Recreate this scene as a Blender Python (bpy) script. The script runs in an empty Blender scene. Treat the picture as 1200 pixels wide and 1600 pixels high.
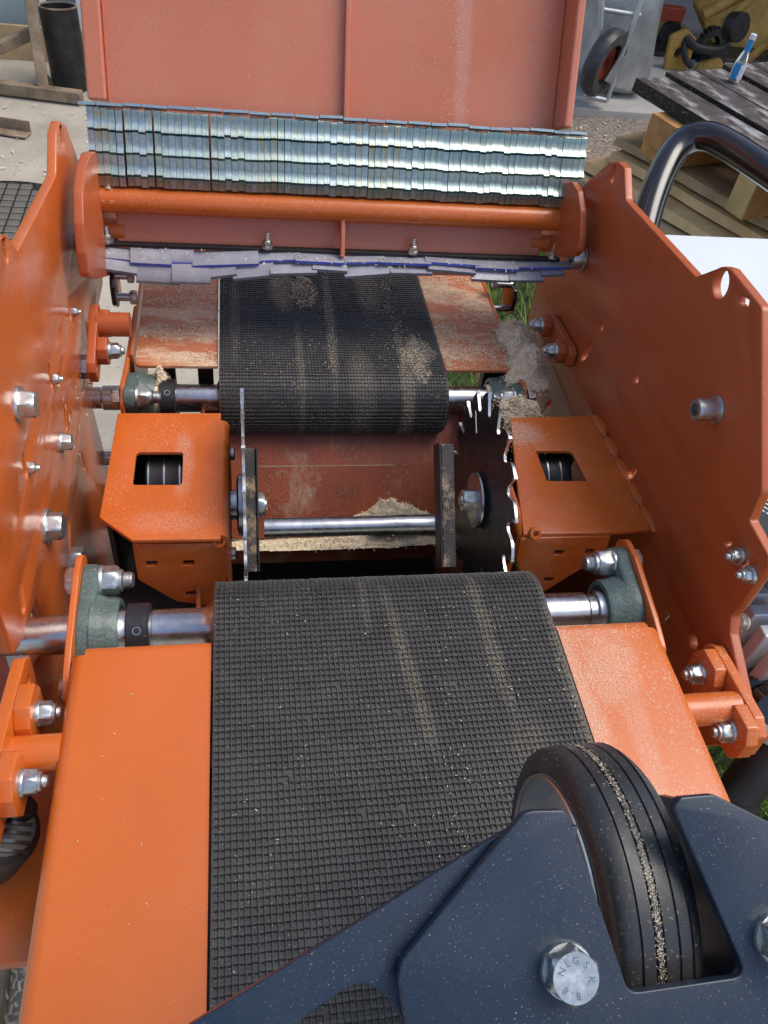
import bpy, bmesh, math, random
from mathutils import Matrix, Vector, noise
R = math.radians
rng = random.Random(7)
sc = bpy.context.scene
COL = sc.collection

# ------------------------------------------------------------------ camera
cam_d = bpy.data.cameras.new('camera')
cam = bpy.data.objects.new('camera', cam_d); COL.objects.link(cam)
cam_d.sensor_fit = 'VERTICAL'; cam_d.sensor_height = 36.0; cam_d.sensor_width = 27.0
cam_d.lens = 36.0 * 1260.14 / 1600
cam_d.clip_start = 0.02; cam_d.clip_end = 200
_r = ((0.98484, -0.13292, 0.11144), (-0.02097, -0.72901, -0.68418), (0.17218, 0.67148, -0.72075))
m = Matrix(((_r[0][0], -_r[1][0], -_r[2][0]), (_r[0][1], -_r[1][1], -_r[2][1]), (_r[0][2], -_r[1][2], -_r[2][2]))).to_4x4()
m.translation = (0.0260, -0.4343, 0.5739)
cam.matrix_world = m
sc.camera = cam
sc.render.resolution_x = 768; sc.render.resolution_y = 1024

# ------------------------------------------------------------------ sky, sun, exposure
SUN_EL, SUN_AZ = R(60), R(90)          # azimuth clockwise from +Y: sun high to the viewer's right
w = bpy.data.worlds.new('World'); sc.world = w; w.use_nodes = True
nt = w.node_tree
bg = nt.nodes['Background']
sky = nt.nodes.new('ShaderNodeTexSky'); sky.sky_type = 'NISHITA'; sky.sun_disc = False
sky.sun_elevation = SUN_EL; sky.sun_rotation = SUN_AZ
sky.air_density = 1.0; sky.dust_density = 2.2; sky.ozone_density = 1.0
nt.links.new(sky.outputs[0], bg.inputs[0]); bg.inputs[1].default_value = 0.15
sun_d = bpy.data.lights.new('sun', 'SUN'); sun_d.energy = 1.5; sun_d.angle = R(40); sun_d.color = (1.0, 0.95, 0.88)
sun = bpy.data.objects.new('sun', sun_d); COL.objects.link(sun)
sdir = Vector((math.sin(SUN_AZ) * math.cos(SUN_EL), math.cos(SUN_AZ) * math.cos(SUN_EL), math.sin(SUN_EL)))
sun.rotation_euler = (-sdir).to_track_quat('-Z', 'Y').to_euler()
vs = sc.view_settings
vs.view_transform = 'Standard'; vs.look = 'None'; vs.gamma = 1.0; vs.use_curve_mapping = False
vs.exposure = 0.46

# ------------------------------------------------------------------ materials
MATS = {}
def mat(name, col, rough=0.5, metal=0.0, var=0.12, vscale=18.0, specks=0.0, sscale=420.0, dustcol=(0.62, 0.47, 0.30),
        patch=0.0, pscale=14.0, pdetail=6.0, pstretch=(1, 1, 1), bump=0.0, bscale=300.0, coat=0.0, scratch=0.0, col2=None, spec=0.5,
        rvar=0.08, trans=0.0, alpha=1.0, film=0.0, filmcol=(0.66, 0.50, 0.42), pale_spots=(), plane='xy', grain=700):
    M = bpy.data.materials.new(name); M.use_nodes = True
    n, l = M.node_tree.nodes, M.node_tree.links
    b = n['Principled BSDF']
    tc = n.new('ShaderNodeTexCoord')
    def noi(scale, detail=4, rough_=0.55, vec=None):
        t = n.new('ShaderNodeTexNoise'); t.inputs['Scale'].default_value = scale; t.inputs['Detail'].default_value = detail
        t.inputs['Roughness'].default_value = rough_
        l.new(vec or tc.outputs['Object'], t.inputs['Vector']); return t.outputs['Fac']
    def ramp(fac, a, c):
        r = n.new('ShaderNodeMapRange'); r.inputs[1].default_value = a; r.inputs[2].default_value = c; r.clamp = True
        l.new(fac, r.inputs[0]); return r.outputs[0]
    def mix(fac, a, c):
        x = n.new('ShaderNodeMix'); x.data_type = 'RGBA'
        if hasattr(fac, 'links'): l.new(fac, x.inputs[0])
        else: x.inputs[0].default_value = fac
        for v, s in ((a, x.inputs[6]), (c, x.inputs[7])):
            if hasattr(v, 'links'): l.new(v, s)
            else: s.default_value = (*v, 1)
        return x.outputs[2]
    def math_(op, a, c):
        x = n.new('ShaderNodeMath'); x.operation = op; x.use_clamp = True
        for v, s in ((a, x.inputs[0]), (c, x.inputs[1])):
            if hasattr(v, 'links'): l.new(v, s)
            else: s.default_value = v
        return x.outputs[0]
    dark = tuple(c * (1 - var) for c in col); lite = col2 or tuple(min(1, c * (1 + var)) for c in col)
    c = mix(ramp(noi(vscale, 5, 0.6), 0.32, 0.68), dark, lite)
    dust = None
    if specks > 0:
        s = ramp(noi(sscale, 2, 0.6), 0.70 - 0.09 * specks, 0.76 - 0.09 * specks)
        area = ramp(noi(pscale, 3, 0.5), 0.35, 0.65)
        dust = math_('MULTIPLY', s, math_('ADD', math_('MULTIPLY', area, 0.8), 0.2))
    if patch > 0:
        mp = n.new('ShaderNodeMapping'); mp.inputs['Scale'].default_value = pstretch
        l.new(tc.outputs['Object'], mp.inputs['Vector'])
        p = ramp(noi(pscale, pdetail, 0.68, mp.outputs[0]), 0.62 - 0.25 * patch, 0.74 - 0.25 * patch)
        grain = ramp(noi(750, 2, 0.7), 0.30, 0.60)
        p = math_('MULTIPLY', p, grain)
        dust = p if dust is None else math_('MAXIMUM', dust, p)
    if scratch > 0:
        mp2 = n.new('ShaderNodeMapping'); mp2.inputs['Scale'].default_value = (6, 260, 260)
        l.new(tc.outputs['Object'], mp2.inputs['Vector'])
        sc_ = ramp(noi(1.0, 4, 0.7, mp2.outputs[0]), 0.60, 0.75)
        c = mix(math_('MULTIPLY', sc_, scratch), c, tuple(min(1, v * 1.7 + 0.05) for v in col))
    if pale_spots:  # pale areas: sawdust and scuffs, and painted reflections on the shaded orange
        sx = n.new('ShaderNodeSeparateXYZ'); l.new(tc.outputs['Object'], sx.inputs[0])
        A, B_ = sx.outputs['XYZ'.index(plane[0].upper())], sx.outputs['XYZ'.index(plane[1].upper())]
        def raw(op, a, c):
            x = n.new('ShaderNodeMath'); x.operation = op
            for v, q in ((a, x.inputs[0]), (c, x.inputs[1])):
                if hasattr(v, 'links'): l.new(v, q)
                else: q.default_value = v
            return x.outputs[0]
        gr_ = ramp(noi(grain, 3, 0.7), 0.38, 0.66); warp = raw('SUBTRACT', noi(45, 4, 0.65), 0.5)
        for (ca, cb_, ra_, rb_, st, slant) in pale_spots:
            da = raw('SUBTRACT', raw('SUBTRACT', A, ca), raw('MULTIPLY', raw('SUBTRACT', B_, cb_), slant))
            u2 = raw('POWER', raw('ABSOLUTE', raw('DIVIDE', da, ra_), 0), 2.0); v2 = raw('POWER', raw('ABSOLUTE', raw('DIVIDE', raw('SUBTRACT', B_, cb_), rb_), 0), 2.0)
            e = raw('ADD', raw('ADD', u2, v2), raw('MULTIPLY', warp, 1.6))
            mk = ramp(e, 1.25, 0.25)
            mk = math_('MULTIPLY', math_('MULTIPLY', mk, gr_), st)
            dust = mk if dust is None else math_('MAXIMUM', dust, mk)
    if film > 0:
        fm = math_('MULTIPLY', math_('ADD', math_('MULTIPLY', ramp(noi(4.5, 5, 0.6), 0.30, 0.72), 0.75), math_('MULTIPLY', ramp(noi(300, 3, 0.7), 0.35, 0.75), 0.35)), film)
        dust = fm if dust is None else math_('MAXIMUM', dust, fm)
    rr = n.new('ShaderNodeMapRange'); l.new(noi(vscale * 2.3, 4, 0.6), rr.inputs[0])
    rr.inputs[1].default_value = 0.3; rr.inputs[2].default_value = 0.7
    rr.inputs[3].default_value = max(0.02, rough - rvar); rr.inputs[4].default_value = min(1, rough + rvar)
    rough_out = rr.outputs[0]
    if dust is not None:
        c = mix(dust, c, dustcol)
        rough_out = math_('MAXIMUM', rough_out, math_('MULTIPLY', dust, 0.85))
        if metal > 0:
            l.new(math_('MULTIPLY', math_('SUBTRACT', 1.0, dust), metal), b.inputs['Metallic'])
    l.new(c, b.inputs['Base Color']); l.new(rough_out, b.inputs['Roughness'])
    if not (dust is not None and metal > 0): b.inputs['Metallic'].default_value = metal
    b.inputs['Coat Weight'].default_value = coat; b.inputs['Coat Roughness'].default_value = 0.15
    b.inputs['Specular IOR Level'].default_value = spec
    b.inputs['Transmission Weight'].default_value = trans
    b.inputs['Alpha'].default_value = alpha
    if bump > 0:
        bp = n.new('ShaderNodeBump'); bp.inputs['Strength'].default_value = bump; bp.inputs['Distance'].default_value = 0.001
        h = noi(bscale, 4, 0.6)
        if dust is not None: h = math_('ADD', h, dust)
        l.new(h, bp.inputs['Height']); l.new(bp.outputs[0], b.inputs['Normal'])
    MATS[name] = M
    return M

OR = (0.60, 0.125, 0.010)
SAW = (0.78, 0.62, 0.42)
DUST = (0.66, 0.48, 0.36)
mat('orange', OR, 0.30, coat=0.3, var=0.06, vscale=6, specks=0.30, sscale=900, bump=0.10, bscale=900, film=0.035, dustcol=DUST)
mat('orange_left', (0.56, 0.112, 0.012), 0.30, coat=0.3, var=0.06, vscale=6, specks=0.75, sscale=800, pscale=9, bump=0.10, bscale=900, film=0.05, dustcol=DUST, plane='yz',
    pale_spots=[(.47, -.05, .16, .10, .28, .3), (.27, .16, .05, .03, .35, 0), (.22, -.12, .10, .04, .30, 0), (.46, .03, .08, .02, .35, 0)])
mat('orange_shaded', (0.44, 0.085, 0.016), 0.34, var=0.08, vscale=5, specks=0.5, sscale=600, bump=0.10, bscale=900, film=0.08, dustcol=(0.52, 0.34, 0.25), plane='yz', pale_spots=[(.30, .0, .08, .04, .20, .4), (.05, -.08, .05, .03, .16, 0), (.40, .08, .05, .04, .22, 0), (.12, .05, .05, .06, .14, .3)])  # darker copy of the orange with shade painted in; pale spots paint soft reflections
mat('orange_dusty', OR, 0.34, coat=0.2, var=0.06, vscale=8, specks=1.1, sscale=560, pscale=18, bump=0.10, bscale=900, dustcol=(0.70, 0.52, 0.38), film=0.10,
    pale_spots=[(.303, -.15, .016, .16, .85, 0), (.338, -.085, .030, .045, .75, .15), (.345, -.15, .012, .11, .45, .05), (.33, -.052, .05, .010, .5, 0)])
mat('orange_worn', OR, 0.34, coat=0.25, var=0.08, vscale=9, specks=0.8, sscale=620, pscale=24, bump=0.10, bscale=900, dustcol=DUST, film=0.035,
    pale_spots=[(-.036, .216, .012, .060, .60, 0), (-.05, .130, .04, .016, .35, 0), (.012, .14, .006, .04, .6, 0), (.352, .262, .032, .022, .80, 0), (.345, .10, .02, .02, .3, 0)], grain=520)
mat('orange_sawdust', (0.52, 0.115, 0.018), 0.42, var=0.12, vscale=12, specks=1.2, sscale=650, patch=0.62, pscale=11, pstretch=(0.9, 2.2, 1), bump=0.35, bscale=700, dustcol=SAW, film=0.15)
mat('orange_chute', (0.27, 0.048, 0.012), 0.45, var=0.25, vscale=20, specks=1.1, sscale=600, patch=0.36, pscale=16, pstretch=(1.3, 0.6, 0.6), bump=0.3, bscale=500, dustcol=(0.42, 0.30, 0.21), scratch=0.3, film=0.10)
mat('hood_orange', (0.58, 0.135, 0.045), 0.40, coat=0.3, var=0.07, vscale=5, specks=0.7, sscale=600, pscale=9, bump=0.12, bscale=900, dustcol=(0.68, 0.50, 0.42), film=0.26, plane='xz',
    pale_spots=[(.300, .40, .014, .40, .65, -.03), (.285, .42, .05, .30, .25, -.03), (.145, .30, .012, .4, .25, 0)])  # heavy pinkish film puts the pale sky's sheen into the hood's colour
mat('zinc', (0.52, 0.55, 0.56), 0.36, 1.0, specks=0.5, sscale=700, film=0.08, dustcol=(0.30, 0.24, 0.18), var=0.22, vscale=160, col2=(0.72, 0.72, 0.66), rvar=0.10, bump=0.06, bscale=900)
mat('zinc_dusty', (0.50, 0.52, 0.52), 0.36, 1.0, var=0.22, vscale=120, specks=0.9, sscale=700, bump=0.08, bscale=900)
mat('zinc_blue', (0.32, 0.50, 0.53), 0.44, 1.0, var=0.30, vscale=90, col2=(0.60, 0.63, 0.50), rvar=0.12, specks=0.3, sscale=500, bump=0.15, bscale=500)
mat('zinc_yellow', (0.56, 0.52, 0.33), 0.44, 1.0, var=0.30, vscale=90, col2=(0.46, 0.58, 0.60), rvar=0.12, specks=0.4, sscale=500, bump=0.15, bscale=500)
mat('zinc_pale', (0.46, 0.53, 0.50), 0.46, 1.0, var=0.28, vscale=110, col2=(0.48, 0.60, 0.64), rvar=0.12, specks=0.3, sscale=500, bump=0.15, bscale=500)
mat('steel', (0.50, 0.51, 0.52), 0.30, 1.0, var=0.14, vscale=40, scratch=0.25, bump=0.04, bscale=700)
mat('steel_dusty', (0.50, 0.51, 0.51), 0.30, 1.0, var=0.16, vscale=50, specks=0.7, sscale=800, patch=0.2, pscale=30)
mat('steel_bright', (0.62, 0.62, 0.60), 0.34, 1.0, var=0.08, vscale=200)
mat('blade_black', (0.030, 0.029, 0.030), 0.34, 0.2, var=0.3, vscale=30, specks=0.25, sscale=700, bump=0.08, bscale=700)
mat('black_paint_sky_tint', (0.011, 0.022, 0.041), 0.33, var=0.15, vscale=8, specks=0.42, sscale=1100, pscale=20, dustcol=(0.36, 0.35, 0.33), bump=0.02, bscale=900, film=0.012)  # blue in the base colour stands in for the sky reflected on black
mat('black_gloss', (0.012, 0.011, 0.012), 0.14, var=0.2, vscale=14, coat=0.6)
mat('black_plastic', (0.018, 0.018, 0.018), 0.45, var=0.2, vscale=30, bump=0.1, bscale=800)
mat('black_steel', (0.030, 0.029, 0.030), 0.42, 0.3, var=0.3, vscale=30, specks=0.4, sscale=600)
mat('black_sawdust', (0.030, 0.028, 0.027), 0.6, var=0.3, vscale=40, specks=1.1, sscale=750, patch=0.55, pscale=30, bump=0.5, bscale=600, dustcol=(0.52, 0.36, 0.22))
mat('rubber', (0.030, 0.031, 0.033), 0.40, var=0.35, vscale=20, specks=0.7, sscale=500, bump=0.08, bscale=700, dustcol=(0.34, 0.31, 0.26), film=0.05)
mat('belt_rubber', (0.040, 0.039, 0.037), 0.55, var=0.30, vscale=25, specks=0.5, sscale=520, pscale=16, bump=0.25, bscale=1200, dustcol=(0.46, 0.38, 0.25), film=0.03, grain=480,
    pale_spots=[(.160, -.08, .008, .10, .34, -.12), (.236, -.05, .008, .09, .40, -.05), (.296, -.12, .007, .16, .35, 0), (.25, -.17, .022, .05, .26, 0), (.13, -.01, .005, .04, .25, 0)])
mat('belt_far', (0.036, 0.036, 0.037), 0.55, var=0.30, vscale=25, specks=0.7, sscale=560, pscale=15, bump=0.25, bscale=1200, dustcol=(0.50, 0.42, 0.29), film=0.05, grain=520,
    pale_spots=[(.152, .53, .008, .15, .60, .03), (.262, .45, .020, .045, .95, 0), (.088, .62, .020, .060, .85, 0), (.245, .40, .010, .12, .7, 0), (.105, .44, .006, .10, .4, 0), (.215, .62, .020, .07, .5, 0), (.02, .55, .008, .12, .35, 0), (.185, .41, .02, .06, .35, 0)])
mat('belt_edge', (0.34, 0.27, 0.17), 0.8, var=0.3, vscale=90)
mat('cast_green', (0.065, 0.115, 0.105), 0.45, var=0.30, vscale=60, film=0.08, specks=0.8, sscale=600, bump=0.9, bscale=260, coat=0.25)
mat('pvc_blue', (0.09, 0.14, 0.60), 0.28, var=0.2, vscale=40, trans=0.15)
mat('pvc_grey', (0.46, 0.46, 0.50), 0.28, var=0.15, vscale=30, specks=0.9, sscale=650, trans=0.30, dustcol=(0.62, 0.52, 0.45))
mat('pvc_edge', (0.16, 0.17, 0.20), 0.4, var=0.2, vscale=40)
mat('sawdust', (0.88, 0.73, 0.50), 0.95, var=0.16, vscale=260, bump=0.5, bscale=500, spec=0.1)
mat('shaving', (0.72, 0.60, 0.42), 0.85, var=0.2, vscale=120, spec=0.2)
mat('white_paint', (0.74, 0.78, 0.79), 0.34, var=0.03, vscale=6)
mat('aluminium', (0.72, 0.75, 0.76), 0.42, 0.15, var=0.08, vscale=30, bump=0.1, bscale=500)
mat('wood', (0.66, 0.44, 0.20), 0.7, var=0.35, vscale=5, scratch=0.35, bump=0.3, bscale=160)
mat('wood_grey', (0.44, 0.30, 0.16), 0.8, var=0.35, vscale=6, scratch=0.3, bump=0.3, bscale=160)
mat('wood_block', (0.50, 0.24, 0.08), 0.65, var=0.35, vscale=9, scratch=0.3, bump=0.3, bscale=160)
mat('concrete', (0.44, 0.39, 0.31), 0.9, var=0.28, vscale=3.2, specks=0.7, sscale=90, dustcol=(0.16, 0.14, 0.12), bump=0.8, bscale=60)
mat('slab', (0.52, 0.49, 0.44), 0.85, var=0.15, vscale=4, bump=0.5, bscale=60)
mat('gravel', (0.27, 0.22, 0.17), 0.95, var=0.5, vscale=55, specks=1.2, sscale=80, dustcol=(0.40, 0.36, 0.31), bump=1.0, bscale=70)
mat('grass', (0.10, 0.24, 0.025), 0.55, var=0.45, vscale=22, col2=(0.24, 0.40, 0.06))
mat('soil', (0.05, 0.06, 0.02), 0.95, var=0.4, vscale=30)
mat('galvanised', (0.46, 0.48, 0.48), 0.50, 0.75, var=0.25, vscale=9, bump=0.3, bscale=40)
mat('red_paint', (0.34, 0.045, 0.02), 0.4, var=0.2)
mat('rust_frame', (0.26, 0.19, 0.12), 0.8, var=0.45, vscale=14, bump=0.4, bscale=120)
mat('pale_sheet', (0.42, 0.50, 0.47), 0.4, var=0.15, vscale=3)
mat('blue_grey_sheet', (0.20, 0.25, 0.28), 0.6, var=0.25, vscale=4)
mat('grey_wall', (0.12, 0.11, 0.10), 0.9, var=0.3, vscale=4)
mat('tan_board', (0.42, 0.27, 0.12), 0.7, var=0.25, vscale=4)
mat('yellow_paint', (0.44, 0.25, 0.05), 0.5, var=0.4, vscale=7, specks=0.8, sscale=60, dustcol=(0.10, 0.07, 0.04), bump=0.3, bscale=80)
mat('greasy_steel', (0.030, 0.026, 0.024), 0.5, 0.3, var=0.5, vscale=18)
mat('mill_scale', (0.115, 0.092, 0.088), 0.42, 0.4, var=0.35, vscale=12, patch=0.58, pscale=7, pstretch=(0.7, 2.0, 1), dustcol=(0.50, 0.49, 0.49), bump=0.5, bscale=120, film=0.06)
mat('cut_edge', (0.018, 0.016, 0.015), 0.55, 0.4, var=0.6, vscale=120, specks=1.0, sscale=160, dustcol=(0.28, 0.26, 0.24), bump=1.0, bscale=160)
mat('glass_clear', (0.80, 0.86, 0.84), 0.05, var=0.02, trans=0.92)
mat('label_blue', (0.02, 0.26, 0.55), 0.4, var=0.1)
mat('label_white', (0.72, 0.74, 0.76), 0.4, var=0.05)
mat('cast_iron', (0.15, 0.135, 0.115), 0.7, var=0.3, vscale=12, bump=0.4, bscale=200)
mat('stamp', (0.12, 0.17, 0.20), 0.6, 0.2, var=0.1)
mat('print_white', (0.55, 0.62, 0.62), 0.6, var=0.1)

# ------------------------------------------------------------------ object helpers
def link(o):
    COL.objects.link(o); return o
WM = {}
def thing(name, label, cat, loc=(0, 0, 0), group=None):
    o = link(bpy.data.objects.new(name, None)); o.empty_display_size = 0.05
    o.location = loc; WM[o] = Matrix.Translation(Vector(loc))
    o['label'] = label; o['category'] = cat
    if group: o['group'] = group
    return o
def tag(o, label, cat=None, group=None, kind=None):
    o['label'] = label
    if cat: o['category'] = cat
    if group: o['group'] = group
    if kind: o['kind'] = kind
    return o
def attach(o, parent, world=None):
    world = world or Matrix.Identity(4)
    WM[o] = world
    if parent is not None:
        o.parent = parent; o.matrix_local = WM[parent].inverted() @ world
    else:
        o.matrix_world = world
    return o
def finish(me, mats, smooth=True):
    for k in (mats if isinstance(mats, (list, tuple)) else [mats]): me.materials.append(MATS[k])
    if smooth:
        me.polygons.foreach_set('use_smooth', [True] * len(me.polygons))
        me.set_sharp_from_angle(angle=R(38))
    me.update()
    return me
def part(name, me, parent=None, world=None, bev=0.0, seg=2):
    o = link(bpy.data.objects.new(name, me)); attach(o, parent, world)
    if bev:
        b = o.modifiers.new('bevel', 'BEVEL'); b.width = bev; b.segments = seg; b.limit_method = 'ANGLE'; b.angle_limit = R(35); b.harden_normals = True
    return o
class MB:
    """collects shapes into one mesh"""
    def __init__(s): s.v = []; s.f = []; s.m = []
    def add(s, verts, faces, mi=0):
        o = len(s.v); s.v += [tuple(v) for v in verts]
        s.f += [tuple(i + o for i in f) for f in faces]; s.m += [mi] * len(faces); return s
    def box(s, x0, x1, y0, y1, z0, z1, mi=0, M=None):
        v = [Vector((x, y, z)) for x in (x0, x1) for y in (y0, y1) for z in (z0, z1)]
        if M is not None: v = [M @ p for p in v]
        return s.add(v, [(0, 1, 3, 2), (4, 6, 7, 5), (0, 4, 5, 1), (2, 3, 7, 6), (0, 2, 6, 4), (1, 5, 7, 3)], mi)
    def tube(s, pts, r, n=16, mi=0, cap=True):
        pts = [Vector(p) for p in pts]; rr = r if isinstance(r, (list, tuple)) else [r] * len(pts)
        rings = []; up = None
        for i, p in enumerate(pts):
            t = (pts[min(i + 1, len(pts) - 1)] - pts[max(i - 1, 0)]).normalized()
            if up is None:
                a = t.orthogonal().normalized()
            else:
                a = (up - t * up.dot(t)).normalized()
            up = a; b = t.cross(a)
            rings.append([p + (a * math.cos(k * 2 * math.pi / n) + b * math.sin(k * 2 * math.pi / n)) * rr[i] for k in range(n)])
        v = [q for g in rings for q in g]; f = []
        for i in range(len(pts) - 1):
            for k in range(n):
                k2 = (k + 1) % n
                f.append((i * n + k, i * n + k2, (i + 1) * n + k2, (i + 1) * n + k))
        if cap:
            f.append(tuple(reversed(range(n)))); f.append(tuple((len(pts) - 1) * n + k for k in range(n)))
        return s.add(v, f, mi)
    def lathe(s, prof, n=48, mi=0, M=None, close=False):
        """profile of (axial, radius) turned about local X"""
        v = []; f = []
        for a, r in prof:
            for k in range(n):
                t = 2 * math.pi * k / n
                p = Vector((a, r * math.cos(t), r * math.sin(t)))
                v.append(M @ p if M is not None else p)
        L = len(prof)
        for i in range(L if close else L - 1):
            j = (i + 1) % L
            for k in range(n):
                k2 = (k + 1) % n
                f.append((i * n + k, j * n + k, j * n + k2, i * n + k2))
        return s.add(v, f, mi)
    def prism(s, poly, x0, x1, mi=0, M=None):
        """polygon of (y, z) pulled along X"""
        n = len(poly)
        v = [Vector((x0, a, b)) for a, b in poly] + [Vector((x1, a, b)) for a, b in poly]
        if M is not None: v = [M @ p for p in v]
        f = [tuple(reversed(range(n))), tuple(range(n, 2 * n))] + [(i, (i + 1) % n, n + (i + 1) % n, n + i) for i in range(n)]
        return s.add(v, f, mi)
    def mesh(s, name, mats, smooth=True, fix=True):
        me = bpy.data.meshes.new(name); me.from_pydata(s.v, [], s.f)
        me.polygons.foreach_set('material_index', s.m)
        if fix:
            bm = bmesh.new(); bm.from_mesh(me); bmesh.ops.recalc_face_normals(bm, faces=bm.faces); bm.to_mesh(me); bm.free()
        return finish(me, mats, smooth)
def fillet(pts, r, seg=4):
    out = []; n = len(pts)
    for i in range(n):
        rad = r[i] if isinstance(r, (list, tuple)) else r
        p0, p, p1 = Vector(pts[i - 1]), Vector(pts[i]), Vector(pts[(i + 1) % n])
        a, b = p0 - p, p1 - p
        if rad <= 0 or a.length < 1e-6 or b.length < 1e-6: out.append(tuple(p)); continue
        ang = a.angle(b)
        d = min(rad / max(math.tan(ang / 2), 1e-3), a.length * 0.45, b.length * 0.45)
        q0, q1 = p + a.normalized() * d, p + b.normalized() * d
        for k in range(seg + 1):
            t = k / seg
            out.append(tuple(q0 * (1 - t) ** 2 + p * 2 * t * (1 - t) + q1 * t * t))
    return out
def circle(c, r, n=20, ry=None, rot=0):
    ry = ry or r
    return [(c[0] + r * math.cos(t) * math.cos(rot) - ry * math.sin(t) * math.sin(rot),
             c[1] + r * math.cos(t) * math.sin(rot) + ry * math.sin(t) * math.cos(rot)) for t in [2 * math.pi * k / n for k in range(n)]]
FR = {'x': Matrix(((0, 0, 1, 0), (1, 0, 0, 0), (0, 1, 0, 0), (0, 0, 0, 1))),      # local (u,v,w) -> (x=w, y=u, z=v)
      'z': Matrix.Identity(4),
      'y': Matrix(((1, 0, 0, 0), (0, 0, -1, 0), (0, 1, 0, 0), (0, 0, 0, 1)))}      # (x=u, z=v, y=-w)
def sheet(name, mats, outline, holes, frame, at, thick, bev=0.001, res=2):
    """flat cut plate: outline and holes in the plane, thickness going from `at` along +w"""
    cu = bpy.data.curves.new('cut', 'CURVE'); cu.dimensions = '2D'; cu.fill_mode = 'BOTH'
    cu.extrude = thick / 2 - bev; cu.bevel_depth = bev; cu.bevel_resolution = res; cu.offset = -bev
    for loop in [outline] + list(holes):
        sp = cu.splines.new('POLY'); sp.points.add(len(loop) - 1); sp.use_cyclic_u = True
        for p, q in zip(sp.points, loop): p.co = (q[0], q[1], 0, 1)
    ob = bpy.data.objects.new('cut', cu); COL.objects.link(ob)
    dg = bpy.context.evaluated_depsgraph_get()
    me = bpy.data.meshes.new_from_object(ob.evaluated_get(dg)); me.name = name
    COL.objects.unlink(ob); bpy.data.objects.remove(ob); bpy.data.curves.remove(cu)
    F = FR[frame] if isinstance(frame, str) else frame
    me.transform(F @ Matrix.Translation((0, 0, at + thick / 2)))
    bm = bmesh.new(); bm.from_mesh(me); bmesh.ops.remove_doubles(bm, verts=bm.verts, dist=1e-6)
    bmesh.ops.recalc_face_normals(bm, faces=bm.faces); bm.to_mesh(me); bm.free()
    me.materials.clear()
    return finish(me, mats)
def axisM(pos, d):
    """matrix whose local +X points along d"""
    q = Vector(d).normalized().to_track_quat('X', 'Z')
    return Matrix.Translation(Vector(pos)) @ q.to_matrix().to_4x4()

# shared fasteners, axis along local +X, seated on x = 0
def hexring(r): return [(r * math.cos(R(60 * k + 12)), r * math.sin(R(60 * k + 12))) for k in range(6)]
FAST = {}
def hex_mesh(af, h, nut, thread_r=0, thread_l=0):
    key = (af, h, nut, thread_r, thread_l)
    if key in FAST: return FAST[key]
    rc = af / math.sqrt(3); b = MB()
    N = 36
    def hr(t, scale=1.0):
        a = (t - R(12)) % R(60) - R(30)
        return af / 2 / math.cos(a)
    rows = [(0, 1.0, None), (h * 0.86, 1.0, None), (h, 1.0, af * 0.49)]
    v = []; f = []
    for (x, s_, lim) in rows:
        for k in range(N):
            t = 2 * math.pi * k / N + R(12)
            r = hr(t); 
            if lim: r = min(r, lim)
            else: r = r if x == 0 else r
            v.append((x - (0.0 if x == 0 else max(0, (hr(t) - af / 2)) * 0.35 * (x < h)), r * math.cos(t), r * math.sin(t)))
    for i in range(2):
        for k in range(N):
            f.append((i * N + k, (i + 1) * N + k, (i + 1) * N + (k + 1) % N, i * N + (k + 1) % N))
    f.append(tuple(2 * N + k for k in range(N)))
    b.add(v, f)
    if nut:   # nylon-lock collar and a threaded end
        b.lathe([(h, af * 0.43), (h + af * 0.12, af * 0.42), (h + af * 0.16, af * 0.36), (h + af * 0.15, thread_r)], 28)
    if thread_r:
        L0 = h + (af * 0.15 if nut else 0) - 0.001; prof = []; n = int(thread_l / 0.0016)
        for i in range(n):
            prof += [(L0 + i * 0.0016, thread_r), (L0 + i * 0.0016 + 0.0008, thread_r * 0.90)]
        prof += [(L0 + thread_l, thread_r * 0.88), (L0 + thread_l + 0.001, thread_r * 0.7), (L0 + thread_l + 0.001, 0.0001)]
        b.lathe(prof, 20)
    FAST[key] = b.mesh('hex_fastener', 'zinc'); return FAST[key]
def washer_mesh(r, h):
    key = ('w', r, h)
    if key not in FAST: FAST[key] = MB().lathe([(0, r * 0.5), (0, r), (h * 0.7, r), (h, r * 0.96), (h, r * 0.5)], 32).mesh('washer', 'zinc')
    return FAST[key]
def bolt(parent, pos, d, af=0.024, h=0.012, nut=False, tr=0, tl=0, wr=None, spin=None, name=None):
    M = axisM(pos, d) @ Matrix.Rotation(R(rng.uniform(0, 60) if spin is None else spin), 4, 'X')
    off = 0
    if wr: off = 0.003
    o = part(name or ('nut' if nut else 'bolt'), hex_mesh(af, h, nut, tr, tl), parent, M @ Matrix.Translation((off, 0, 0)))
    if wr: part('washer', washer_mesh(wr, 0.003), o, M)
    return o
def cap_screw(parent, pos, d, r, h):
    key = ('cs', r, h)
    if key not in FAST:
        FAST[key] = MB().lathe([(0, r * 0.98), (h * 0.9, r), (h, r * 0.93), (h, r * 0.55), (h * 0.55, r * 0.55), (h * 0.55, 0.0001)], 28).mesh('cap_screw', 'zinc')
    return part('cap_screw', FAST[key], parent, axisM(pos, d))
def slot(c, L, wd, ang, n=8):
    u = Vector((math.cos(ang), math.sin(ang))); p = Vector((-u.y, u.x)); out = []
    for s in (1, -1):
        for k in range(n + 1):
            t = -math.pi / 2 + math.pi * k / n
            q = Vector(c) + u * s * (L / 2 - wd / 2) + (u * math.cos(t) + p * math.sin(t)) * s * wd / 2
            out.append(tuple(q))
    return out

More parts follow.
